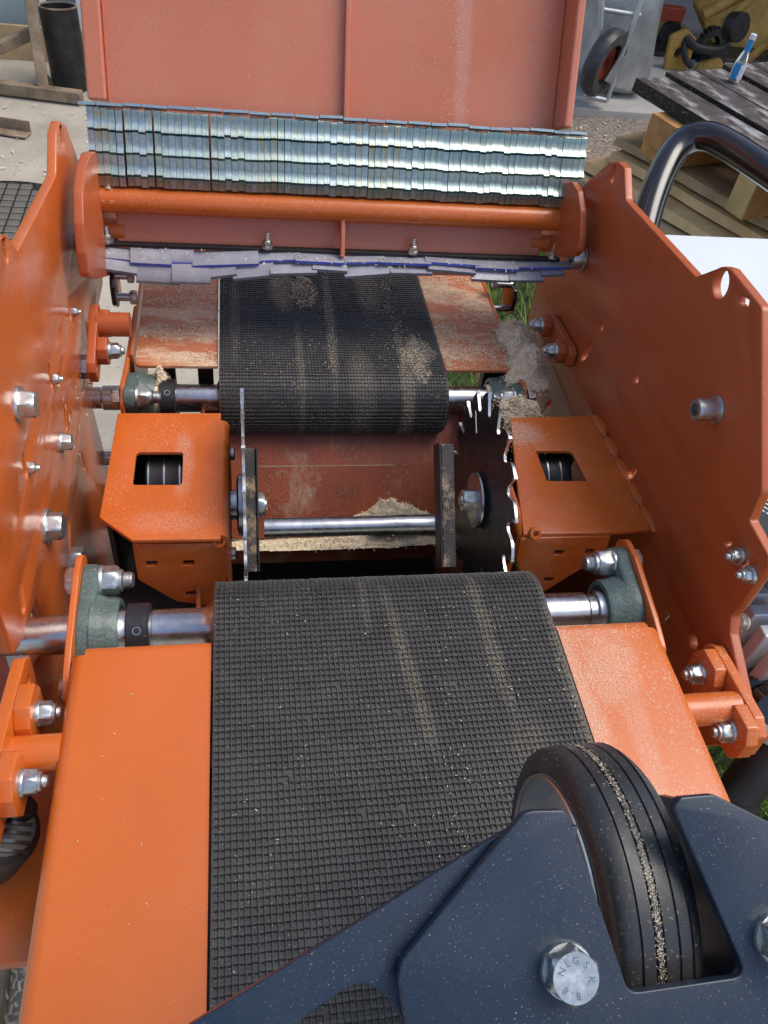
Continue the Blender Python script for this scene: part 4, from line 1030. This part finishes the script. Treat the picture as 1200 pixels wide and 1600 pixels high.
# ================================================================== BACKGROUND LEFT
fr0 = thing('angle_iron_gate', 'old brown angle-iron frame standing on the concrete, upper left', 'gate', (-.9, 3.3, GZ))
def bar(parent, name, a, c, s_, mn):
    a, c = Vector(a), Vector(c)
    Mx = axisM(a, c - a); L = (c - a).length
    return part(name, MB().box(0, L, -s_, s_, -s_, s_).mesh(name, mn), parent, Mx, .003)
yb_ = 3.28
bar(fr0, 'bottom_rail', (-1.45, yb_ + .02, GZ + .03), (-0.5824, 3.1527, -0.77), .022, 'rust_frame')
bar(fr0, 'post', (-0.7337, 3.1932, -0.76), (-0.7485, 3.33, -0.3563), .020, 'rust_frame')
bar(fr0, 'cross_rail', (-0.7558, 3.31, -0.5913), (-0.9883, 3.25, -0.6866), .020, 'rust_frame')
part('gusset', sheet('gusset', 'rust_frame', [(-0.7442, -0.7341), (-0.6903, -0.8), (-0.756, -0.7993)], [], 'y', -3.31, .006, .001), fr0)
bn = thing('black_pipe', 'black open-topped steel pipe section standing behind the brown frame', 'pipe', (-0.6455, 3.3081, -0.8))
q = Vector((-0.6489, 3.3362, -0.8)); tq = q + Vector((-.012, .03, .36))
bs_ = .75
part('wall', MB().lathe([(0, .080), (0, .092), (.37, .092), (.37, .086), (.01, .084), (.01, .0001)], 40).mesh('wall', 'greasy_steel'), bn, axisM(q, tq - q) @ Matrix.Scale(.80, 4))
part('rim', MB().lathe([(.367, .084), (.367, .0935), (.373, .0935), (.373, .084)], 40, close=True).mesh('rim', 'rust_frame'), bn, axisM(q, tq - q) @ Matrix.Scale(.80, 4))
ws_ = thing('sheet_wall', 'pale cladding sheets of the shed wall, upper left corner', 'wall', (-.9, 3.9, GZ))
for x0, x1, y, mn in ((-2.6, -1.06, 3.75, 'tan_board'), (-1.055, -.80, 3.72, 'pale_sheet'), (-.795, -.585, 3.85, 'blue_grey_sheet'), (-.580, -.56, 3.80, 'grey_wall')):
    part('sheet', MB().box(x0, x1, y, y + .02, GZ, 2.4).mesh('sheet', mn), ws_, bev=.004)
part('post', MB().box(-.63, -.565, 3.62, 3.70, GZ, 2.4).mesh('post', 'white_paint'), ws_, bev=.004)
part('plinth', MB().box(-2.6, -.56, 3.60, 3.615, GZ, GZ + .14).mesh('plinth', 'wood_grey'), ws_, bev=.004)
ra = thing('angle_iron', 'short rusty angle iron lying on the concrete at the left border', 'angle iron', (-0.7757, 2.8401, -0.79))
a, c = Vector((-0.982, 2.8723, -0.78)), Vector((-0.738, 2.8149, -0.78))
Mx = axisM(a, c - a); L = (c - a).length
part('leg', MB().box(0, L, -.03, .03, -.015, -.009).mesh('leg', 'rust_frame'), ra, Mx, .002)
part('leg', MB().box(0, L, .022, .028, -.0085, .03).mesh('leg', 'rust_frame'), ra, Mx, .002)
dm = thing('drain_cover', 'dark round chequered drain cover on the concrete, left', 'drain cover', (-0.7037, 2.1512, -0.79))
q = Vector((-0.7187, 2.1244, -0.792))
part('disc', MB().lathe([(0, .0001), (0, .30), (.006, .30), (.008, .295), (.008, .0001)], 60).mesh('disc', 'cut_edge'), dm, axisM(q, (0, 0, 1)))
lug = MB().box(-.018, .018, -.018, .018, .008, .0100).mesh('tread_square', 'cast_iron')
for i in range(-6, 7):
    for j in range(-6, 7):
        if math.hypot(i * .042, j * .042) < .265:
            part('tread_square', lug, dm, Matrix.Translation(q + Vector((i * .042, j * .042, 0))) @ Matrix.Rotation(R(0), 4, 'Z'))
ka = thing('floor_rail', 'weathered metal rail lying in wood chips at the bottom left', 'rail', (-0.3398, 0.0022, -0.8))
a, c = Vector((-0.3375, 0.0975, -0.775)), Vector((-0.3235, -0.1303, -0.775))
Mx = axisM(a + (a - c) * .6, c - a); L = (c - a).length * 2.6
part('rail', MB().box(0, L, -.006, .006, -.02, .012).mesh('rail', 'rust_frame'), ka, Mx, .002)
part('foot', MB().box(0, L, -.16, -.0065, -.02, -.012).mesh('foot', 'slab'), ka, Mx, .002)

# ================================================================== BACKGROUND RIGHT
sw = thing('shed_wall', 'dark back wall of the open shed behind the wheelbarrow', 'wall', (3, 5.6, GZ))
part('wall', MB().box(.9, 8, 5.6, 5.7, GZ, 3).mesh('wall', 'grey_wall'), sw)
part('wall', MB().box(6.5, 6.6, 2.0, 5.6, GZ, 3).mesh('wall', 'grey_wall'), sw)
part('roof', MB().box(.7, 8, 3.55, 5.9, 1.9, 2.0).mesh('roof', 'wood_grey'), sw)
dp = thing('door_post', 'dark post beside the upturned wheelbarrow', 'post', (1.80, 4.1, GZ))
part('post', MB().box(1.80, 1.90, 4.05, 4.15, GZ, 1.9).mesh('post', 'greasy_steel'), dp, bev=.005)
part('base', MB().box(1.78, 1.92, 4.03, 4.17, GZ + .072, GZ + .10).mesh('base', 'greasy_steel'), dp, bev=.005)

# wheelbarrow standing on its nose
wbw = thing('wheelbarrow', 'grey galvanised wheelbarrow stood on its nose with black wheel', 'wheelbarrow', (1.7851, 3.3695, -0.72))
YW = 3.60
tubp = [(1.6384, -0.6735), (1.681, -0.7169), (1.775, -0.7519), (1.9082, -0.7671), (2.0039, -0.749), (2.0376, -0.711), (1.9926, -0.5031), (1.947, -0.1972), (1.8697, -0.0397), (1.5421, -0.0683), (1.6014, -0.3235)]
WBM = FR['y']
# bowl: outline scaled inward towards the back (dished)
n = len(tubp)
op_ = fillet(tubp, .05, 5); n = len(op_)
cx = sum(p[0] for p in op_) / n; cz = sum(p[1] for p in op_) / n
lay = [(1.0, .0, 0), (1.01, -.012, 0), (1.0, -.02, 0), (.95, -.10, .0), (.86, -.18, 0), (.74, -.205, 0)]
v = [((p[0] - cx) * s_ + cx, YW + 0.10 + dy, (p[1] - cz) * s_ + cz) for s_, dy, _ in lay for p in op_]; f = []
for i in range(len(lay) - 1):
    for k in range(n): f.append((i * n + k, i * n + (k + 1) % n, (i + 1) * n + (k + 1) % n, (i + 1) * n + k))
f.append(tuple((len(lay) - 1) * n + k for k in range(n)))
part('tub', MB().add(v, f).mesh('tub', 'galvanised'), wbw)
yt = YW - .14
for s_ in (((1.5921, 3.42, -0.2549), (1.6452, 3.4, -0.4938), (1.6346, 3.36, -0.6978)), ((1.7986, 3.42, -0.2384), (1.764, 3.4, -0.5169), (1.7403, 3.36, -0.7108))):
    part('frame_tube', MB().tube(s_, .013, 12).mesh('frame_tube', 'galvanised'), wbw)
part('nose_bar', MB().tube([(1.6346, 3.36, -0.6978), (1.7403, 3.36, -0.7108)], .012, 12).mesh('nose_bar', 'galvanised'), wbw)
part('cross_bar', MB().tube([(1.6298, 3.42, -0.3609), (1.8052, 3.42, -0.37)], .010, 12).mesh('cross_bar', 'galvanised'), wbw)
wq = Vector((1.6843, 3.38, -0.5587)); WMx = axisM(wq, (.66, -.74, -.10))
part('tyre', MB().lathe([(-.032, .085), (-.040, .105), (-.034, .130), (-.016, .143), (0, .145), (.016, .143), (.034, .130), (.040, .105), (.032, .085)], 40, close=True).mesh('tyre', 'rubber'), wbw, WMx)
part('wheel_disc', MB().lathe([(-.02, .0001), (-.02, .03), (.0, .05), (.008, .074), (-.012, .088), (-.03, .03)], 32).mesh('wheel_disc', 'red_paint'), wbw, WMx)
part('axle_plate', MB().box(-.02, .02, -.006, .006, -.06, .06).mesh('axle_plate', 'galvanised'), wbw, Matrix.Translation((1.7389, 3.36, -0.5752)) @ Matrix.Rotation(R(20), 4, 'Y'))

# black cut steel planks on timber blocks
P1, P2 = Vector((1.3722, 2.3754, -0.3)), Vector((1.5703, 1.7683, -0.3))
dirp = (P2 - P1).normalized(); perp = Vector((-dirp.y, dirp.x, 0)) 
if perp.x < 0: perp = -perp
labs = ['nearest dark steel flat bar lying across the timber blocks', 'second dark steel flat bar with ragged cut edge and white dust', 'third dark steel flat bar with white streaks, under the bottle', 'fourth dark steel flat bar behind the glass bottle', 'farthest dark steel flat bar, at the right border']
for k in range(5):
    o0 = P1 + perp * (k * .152) - dirp * (.0 + .02 * k) + Vector((0, 0, .006 * (k % 2)))
    t = thing('steel_bar', labs[k], 'steel bar', tuple(o0), 'steel bars laid on timber')
    Mx = Matrix((dirp, perp, Vector((0, 0, 1)))).transposed().to_4x4(); Mx.translation = o0
    v = []; f = []; n = 60; L = 2.4
    b_ = MB(); b_.box(0, L, .006, .136, -.042, 0)
    part('bar', b_.mesh('bar', 'mill_scale'), t, Mx, .002)
    for i in range(n + 1):
        y = .0055 - .004 * abs(noise.noise(Vector((i * 1.7, k * 5, 0)))) 
        v += [(i * L / n, y - .005 * fr_.random() * (k > 0), .0006), (i * L / n, y - .003, -.041), (i * L / n, .0065, .0006), (i * L / n, .0065, -.041)]
    for i in range(n):
        a = 4 * i; f += [(a, a + 1, a + 5, a + 4), (a, a + 4, a + 6, a + 2), (a + 1, a + 3, a + 7, a + 5)]
    part('cut_edge', MB().add(v, f).mesh('cut_edge', 'cut_edge'), t, Mx)
for lab, px, dz, s_ in (('brown timber block on top of the lumber under the steel bars', (1.3897, 2.1907, -0.36), (-.44, -.345), .07), ('lower timber block resting on the board stack', (1.4218, 2.2499, -0.46), (-.50, -.441), .08)):
    t = thing('timber_block', lab, 'timber block', (px[0], px[1], dz[0]), 'timber blocks under the steel bars')
    Mx = Matrix((dirp, perp, Vector((0, 0, 1)))).transposed().to_4x4(); Mx.translation = (px[0], px[1], 0)
    part('block', MB().box(-.01, s_ * 1.6, .0, .50, dz[0], dz[1]).mesh('block', 'wood_block'), t, Mx, .003)
    part('cut_end', MB().box(-.012, -.0105, .002, .498, dz[0] + .002, dz[1] - .002).mesh('cut_end', 'wood'), t, Mx)
px = P1 + dirp * .55      # bearer that holds the bars clear of the stack farther right
t = thing('timber_bearer', 'squared timber bearer under the steel bars, framed by the bent tube handle', 'timber bearer', (px.x, px.y, -.5))
Mx = Matrix((dirp, perp, Vector((0, 0, 1)))).transposed().to_4x4(); Mx.translation = (px.x, px.y, 0)
part('bearer', MB().box(0, .08, .02, .75, -.50, -.343).mesh('bearer', 'wood_block'), t, Mx, .003)
part('cut_end', MB().box(.002, .078, .0175, .0195, -.498, -.345).mesh('cut_end', 'wood'), t, Mx)

# stack of sawn boards
bs = thing('board_stack', 'stack of sawn wooden boards with waney edges under the steel bars', 'board stack', (1.7, 2.0, GZ))
S1 = Vector((1.4158, 2.3937, -0.52)); S2 = Vector((1.7128, 1.8317, -0.52))
ds = (S2 - S1).normalized(); ps = Vector((-ds.y, ds.x, 0))
if ps.x < 0: ps = -ps
for k in range(7):
    z1 = -.505 - k * .038; off = -.035 - .055 * k + .015 * math.sin(k * 2.1)
    for j in range(1):
        nseg = 26; L = 2.6; v = []; f = []; Wb = .85
        st = -.02 + .03 * math.sin(k * 1.9)
        for i in range(nseg + 1):
            xx = st + L * i / nseg; e = off + .020 * noise.noise(Vector((xx * 3.1, k * 7.7, 0))) + .010 * noise.noise(Vector((xx * 9, k * 3, 5)))
            e2 = e + .012 + .010 * noise.noise(Vector((xx * 5, k * 2.2, 9)))
            v += [(xx, e2, z1), (xx, e, z1 - .027), (xx, Wb, z1), (xx, Wb, z1 - .027)]
        for i in range(nseg):
            a = 4 * i; f += [(a, a + 1, a + 5, a + 4), (a, a + 4, a + 6, a + 2), (a + 1, a + 3, a + 7, a + 5), (a + 2, a + 6, a + 7, a + 3)]
        f += [(0, 2, 3, 1), (4 * nseg, 4 * nseg + 1, 4 * nseg + 3, 4 * nseg + 2)]
        Mx = Matrix((ds, ps, Vector((0, 0, 1)))).transposed().to_4x4(); Mx.translation = (S1.x, S1.y, 0)
        part('board', MB().add(v, f).mesh('board', 'wood' if k % 3 else 'wood_grey'), bs, Mx)
part('loose_board', MB().box(.35, 1.6, .20, .34, -.5045, -.470).mesh('loose_board', 'wood'), bs, Mx, .003)
part('loose_board', MB().box(.10, .75, .36, .48, -.5045, -.475).mesh('loose_board', 'wood_grey'), bs, Mx, .003)

# glass bottle with blue and white label
bq = Vector((1.7534, 2.4078, -0.294))
bo = thing('glass_bottle', 'small clear glass bottle with blue and white label on the dark bars', 'bottle', tuple(bq))
BM = axisM(bq, (.06, .0, 1)) @ Matrix.Scale(.72, 4)
part('glass', MB().lathe([(0, .0001), (0, .026), (.004, .029), (.085, .029), (.110, .022), (.135, .014), (.175, .0125), (.185, .0135)], 32).mesh('glass', 'glass_clear'), bo, BM)
part('cap', MB().lathe([(.183, .0145), (.183, .0150), (.205, .0150), (.206, .013), (.206, .0001)], 28).mesh('cap', 'label_white'), bo, BM)
def arc_label(z0, z1, r0, r1, a0, a1, mn, nm):
    v = []; f = []; n = 14
    for i in range(n + 1):
        a = a0 + (a1 - a0) * i / n
        v += [(z0, r0 * math.cos(a), r0 * math.sin(a)), (z1, r1 * math.cos(a), r1 * math.sin(a))]
    for i in range(n): f.append((2 * i, 2 * i + 1, 2 * i + 3, 2 * i + 2))
    part(nm, MB().add(v, f).mesh(nm, mn), bo, BM)
arc_label(.015, .080, .0296, .0296, 0, 6.283, 'label_white', 'label')
arc_label(.014, .081, .0300, .0300, R(95), R(160), 'label_blue', 'label_panel')
arc_label(.130, .180, .0150, .0140, 0, 6.283, 'label_blue', 'neck_label')

# yellow machine in the shed
ym = thing('yellow_machine', 'greasy old yellow machine with gears and hoses inside the shed', 'machine', (2.6, 4.4, GZ))
def yb(name, a, c, r, mn, n=14): return part(name, MB().tube([a, c], r, n).mesh(name, mn), ym)
part('side_frame', sheet('side_frame', 'yellow_paint', [(2.4253, -0.6448), (2.4973, -0.607), (2.6186, -0.6797), (2.7717, -0.9461), (2.4862, -1.0194), (2.4643, -0.8088)], [], 'y', -4.55, .05, .004), ym)
part('body_panel', sheet('body_panel', 'yellow_paint', fillet([(2.5773, -0.5417), (2.6874, -0.4403), (3.0026, -0.2948), (3.4611, -0.9203), (3.0201, -0.9856), (2.7214, -0.6921)], .03), [], 'y', -4.5, .08, .008), ym)
part('red_beam', MB().box(2.3225, 2.468, 4.3, 4.36, -0.602, -0.5358).mesh('red_beam', 'red_paint'), ym, bev=.005)
yb('arm', (2.4645, 4.1, -0.5105), (2.7545, 4.1, -0.3304), .030, 'yellow_paint')
yb('arm', (2.5619, 4.05, -0.531), (2.77, 4.0, -0.249), .022, 'yellow_paint')
yb('rail', (2.652, 3.9, -0.6994), (2.7708, 3.8, -0.4491), .020, 'yellow_paint')
yb('rail', (2.6929, 3.85, -0.7175), (2.7822, 3.75, -0.5205), .022, 'greasy_steel')
part('mounting_plate', sheet('mounting_plate', 'yellow_paint', fillet([(2.2998, -0.7884), (2.2733, -0.5916), (2.3501, -0.5502), (2.4189, -0.5931), (2.4242, -0.71), (2.4187, -0.7869)], .02), [circle((2.3468, -0.6655), .025)], 'y', -4.02, .03, .004), ym)
part('mounting_plate', sheet('mounting_plate', 'yellow_paint', fillet([(2.4784, -0.7833), (2.5004, -0.7114), (2.6061, -0.6788), (2.6959, -0.7753)], .02), [], 'y', -4.04, .03, .004), ym)
part('belt_guard', sheet('belt_guard', 'greasy_steel', fillet([(2.4092, -0.6352), (2.4717, -0.5988), (2.507, -0.6472), (2.5177, -0.8799), (2.4537, -0.8912), (2.396, -0.7006)], .02), [], 'y', -4.4, .05, .004), ym)
q = Vector((2.6263, 4.2, -0.6769))
part('gear', MB().lathe([(-.02, .05), (-.02, .085), (.02, .085), (.02, .05)], 32, close=True).mesh('gear', 'greasy_steel'), ym, axisM(q, (.3, -1, .2)))
tq = MB().box(-.018, .018, -.008, .008, .083, .097).mesh('gear_tooth', 'greasy_steel')
for k in range(20): part('gear_tooth', tq, ym, axisM(q, (.3, -1, .2)) @ Matrix.Rotation(2 * math.pi * k / 20, 4, 'X'))
part('chain_wheel', MB().lathe([(-.03, .0001), (-.03, .07), (.03, .07), (.03, .0001)], 28).mesh('chain_wheel', 'greasy_steel'), ym, axisM((2.6168, 4.0, -0.5244), (.4, -1, .2)))
part('hose', MB().tube(smooth([(2.361, 4.0, -0.5913), (2.4012, 3.95, -0.6246), (2.5321, 3.95, -0.6307), (2.59, 3.95, -0.5959)]), .022, 14).mesh('hose', 'greasy_steel'), ym)
part('hose', MB().tube(smooth([(2.3564, 4.0, -0.5977), (2.3596, 3.95, -0.6736), (2.4202, 3.95, -0.713)]), .016, 12).mesh('hose', 'greasy_steel'), ym)
part('gear_case', MB().box(2.5625, 2.6993, 4.1, 4.25, -0.8141, -0.6657).mesh('gear_case', 'greasy_steel'), ym, bev=.02)
part('base', MB().box(2.0, 3.6, 4.2, 4.5, GZ + .072, -0.8268).mesh('base', 'greasy_steel'), ym, bev=.02)

# ================================================================== SAWDUST
def pile(name, label, cx, cy, z0, rx, ry, h, seed, n=26, rot=0.0, lumps=1.0, flakes=2.6):
    v = []; f = []
    for j in range(n + 1):
        for i in range(n + 1):
            a, c = (i / n * 2 - 1), (j / n * 2 - 1)
            x, y = a * rx, c * ry
            xr = x * math.cos(rot) - y * math.sin(rot); yr = x * math.sin(rot) + y * math.cos(rot)
            e = 1 - math.hypot(a, c) + .35 * lumps * noise.noise(Vector((a * 2.2, c * 2.2, seed)))
            z = z0 + h * max(-.25, e) * (1 + .35 * noise.noise(Vector((x * 160, y * 160, seed)))) + .0012 * noise.noise(Vector((x * 500, y * 500, seed)))
            v.append((cx + xr, cy + yr, z))
    for j in range(n):
        for i in range(n):
            q = j * (n + 1) + i
            if max(v[q][2], v[q + 1][2], v[q + n + 2][2], v[q + n + 1][2]) < z0 - .0005: continue
            f.append((q, q + 1, q + n + 2, q + n + 1))
    b_ = MB().add(v, f)
    fr2 = random.Random(seed)
    tops = [p for p in v if p[2] > z0]
    for _ in range(int(len(tops) * flakes)):
        p = fr2.choice(tops); flake(b_, (p[0] + fr2.uniform(-.002, .002), p[1] + fr2.uniform(-.002, .002), p[2] + .0008), fr2, 1.0, mi=fr2.random() < .6)
    for _ in range(int(len(tops) * flakes * .35)):
        p = fr2.choice(tops); g_ = fr2.uniform(1.0, 1.5); flake(b_, (cx + (p[0] - cx) * g_, cy + (p[1] - cy) * g_, max(z0 + .0007, p[2] - (g_ - 1) * h * 2)), fr2, .8, mi=1)
    o = part(name, b_.mesh(name, ['sawdust', 'shaving'], fix=False)); tag(o, label, 'sawdust', kind='stuff')
    return o
def flake(b_, p, rg, s=1.0, nrm=None, mi=0):
    L = rg.uniform(.0008, .0026) * s; W_ = rg.uniform(.0003, .0007) * s; a = rg.uniform(0, 6.283)
    d = Vector((math.cos(a), math.sin(a), rg.uniform(-.25, .35))); sd = Vector((-math.sin(a), math.cos(a), rg.uniform(-.3, .3)))
    if nrm is not None:
        q = Vector((0, 0, 1)).rotation_difference(nrm); d = q @ d; sd = q @ sd
    p = Vector(p); n_ = d.cross(sd).normalized() * L * rg.uniform(0, .3)
    b_.add([p - d * L - sd * W_, p - d * L + sd * W_, p + n_ + sd * W_, p + n_ - sd * W_, p + d * L + sd * W_, p + d * L - sd * W_], [(0, 3, 2, 1), (3, 5, 4, 2)], mi)
bp = (0.418, 0.4478, -0.066)
pile('sawdust_heap', 'heap of pale sawdust over the far right bearing', bp[0] + .004, bp[1], -.080, .030, .052, .032, 5, rot=-.25)
bp = (0.4225, 0.4868, -0.07)
pile('sawdust_heap', 'pale sawdust spilled from the far right table wing', bp[0], bp[1] + .02, ZT, .030, .050, .020, 6)
bp = (0.3709, 0.3114, -0.055)
pile('sawdust_heap', 'small sawdust mound between right bearing nut and housing', bp[0] + .002, bp[1] + .01, HZ - .014, .026, .020, .020, 9)
# pile in the chute
pile('sawdust_heap', 'long drift of sawdust on the chute floor behind the cross shaft', .232, .326, -.246, .062, .034, .026, 31, n=50, flakes=.3)
pile('sawdust_heap', 'sawdust lying in front of the cross shaft on the chute lip', .150, .296, -.268, .160, .014, .008, 33, n=50, flakes=.4)
pile('sawdust_heap', 'loose sawdust behind the collar of the far roller', -.076, YFAR + .012, zf + .018, .010, .014, .022, 37, n=14)
pile('sawdust_heap', 'small tuft of shavings caught at the left hood cheek', -.122, .535, TZ + .004, .012, .012, .016, 41, n=14)

# scattered shavings lying on the surfaces
def scatter(name, label, n, fn, seed, s=1.0):
    b_ = MB(); rg = random.Random(seed); c = 0
    while c < n:
        r_ = fn(rg)
        if r_ is None: continue
        p, nr = r_; flake(b_, p, rg, s, nr); c += 1
    o = part(name, b_.mesh(name, 'shaving', fix=False)); tag(o, label, 'shavings', kind='stuff')
def wing_far(x0, x1, y0, y1):
    def fn(rg):
        x, y = rg.uniform(x0, x1), rg.uniform(y0, y1)
        d = noise.noise(Vector((x * 14, y * 34, 4.2))) + .5 * noise.noise(Vector((x * 60, y * 90, 1)))
        if d < rg.uniform(-.25, .45): return None
        return (x, y, ZT + .0007), None
    return fn
scatter('shavings', 'wood shavings drifted on the left far table wing', 3200, wing_far(-.105, -.004, .44, .68), 51, .7)
scatter('shavings', 'wood shavings drifted on the right far table wing', 4200, wing_far(.304, .400, .436, .70), 52, .7)
def wing_near(rg):
    x, y = rg.uniform(.303, .392), rg.uniform(-.30, -.05)
    e = math.exp(-((x - .303) / .018) ** 2) * .9 + math.exp(-(((x - .335) / .022) ** 2 + ((y + .09) / .035) ** 2)) + .08
    if rg.random() > e: return None
    return (x, y, -.0038), None
scatter('shavings', 'fine shavings dusted over the right near table wing', 1500, wing_near, 53, .30)
scatter('shavings', 'few stray shavings on the left near table wing', 16, lambda rg: ((rg.uniform(-.10, -.004), rg.uniform(-.36, -.06), -.0038), None), 54, .5)
def on_belt(rg):
    x, y = rg.uniform(.005, .295), rg.uniform(-.36, .005)
    st = .9 * math.exp(-((x - .195 - .12 * (y + .05)) / .010) ** 2) + .8 * math.exp(-((x - .255) / .007) ** 2) * (y > -.2) + .07
    if rg.random() > st * (.5 + noise.noise(Vector((x * 40, y * 25, 0)))): return None
    return (x, y, .0010), None
scatter('shavings', 'stray pale shavings streaking the near belt', 170, on_belt, 55, .42)
def on_far(rg):
    x, y = rg.uniform(.005, .295), rg.uniform(YFAR - .01, .70)
    st = .9 * math.exp(-((x - .150 - .05 * (y - .5)) / .009) ** 2) + .8 * math.exp(-((x - .247) / .012) ** 2) + .06
    if rg.random() > st * (.5 + noise.noise(Vector((x * 40, y * 18, 2)))): return None
    return (x, y, ZFT + .0007), None
scatter('shavings', 'pale shavings in streaks along the far belt', 500, on_far, 56, .5)
def on_hood(rg):
    u_ = rg.uniform(.0, .5); x = rg.gauss(.297 - .02 * u_, .010) if rg.random() < .8 else rg.uniform(-.11, .42)
    p = HO + U * u_ + NN * .0006 + Vector((x, 0, 0)); return p, NN
scatter('shavings', 'light sawdust streak down the open hood panel', 500, on_hood, 57, .42)
def on_housing(rg):
    x, y = rg.gauss(.352, .016), rg.gauss(.262, .016)
    if not (.328 < x < .42 and .20 < y < topR[0][1] - .002): return None
    return (x, y, HZ + .0006), None
scatter('shavings', 'sawdust sprinkled on the rear corner of the right housing', 420, on_housing, 58, .5)
scatter('shavings', 'crumbs of sawdust along the lip of the plastic curtain', 120, lambda rg: ((rg.uniform(-.13, .44), YC + rg.uniform(-.02, .016), ZC + .0050), None), 59, 1.0)
scatter('shavings', 'curled shavings stuck to the left side plate', 60, lambda rg: ((XL + .0008, rg.uniform(.2, .62), rg.uniform(-.15, .06)), Vector((1, 0, 0))), 60, 1.5)
scatter('wood_chips', 'wood chips strewn on the ground at the bottom left', 2600, lambda rg: ((rg.uniform(-.50, -.10), rg.uniform(-.25, .35), GZ + .010 + rg.uniform(0, .012)), None), 61, 3.2)

def blob(cx, cy, rx, ry, seed, z, rag):
    def fn(rg):
        a, r_ = rg.uniform(0, 6.283), math.sqrt(rg.random()) * 1.2
        x, y = cx + rx * r_ * math.cos(a), cy + ry * r_ * math.sin(a)
        if r_ + rag * noise.noise(Vector((x * 55, y * 40, seed))) + .3 * noise.noise(Vector((x * 160, y * 120, seed))) > .85: return None
        return (x, y, z + rg.uniform(0, .0008)), None
    return fn
q = (0.1198, 0.6095, -0.07)
scatter('sawdust_patch', 'grey clinging tuft of sawdust on the far belt near the curtain', 1100, blob(q[0], q[1], .022, .050, 3, ZFT - .0002, .5), 71, .42)
q = (0.2677, 0.4547, -0.07)
scatter('sawdust_patch', 'ragged tan sawdust patch near the right edge of the far belt', 900, blob(q[0], q[1], .022, .050, 8, ZFT - .0004, 1.0), 72, .42)

def on_tyre(rg):
    a = R(rg.uniform(-25, 175)); x = WX + rg.gauss(.0205, .0012); rr = .0789
    nr = Vector((0, math.cos(a), math.sin(a)))
    return Vector((x, WY, WZ)) + nr * rr, nr
scatter('tyre_dust', 'rough pale line of dirt along the middle of the press wheel tread', 1500, on_tyre, 81, .22)

scatter('wood_chips', 'scattered chips and crumbs on the concrete, upper left', 420, lambda rg: ((rg.uniform(-1.6, .2), rg.uniform(1.2, 3.2), GZ + .008), None), 91, 5.0)
scatter('wood_chips', 'scattered chips and crumbs on the gravel before the slab', 300, lambda rg: ((rg.uniform(1.0, 2.4), rg.uniform(2.3, 3.34), GZ + .018), None), 92, 6.0)
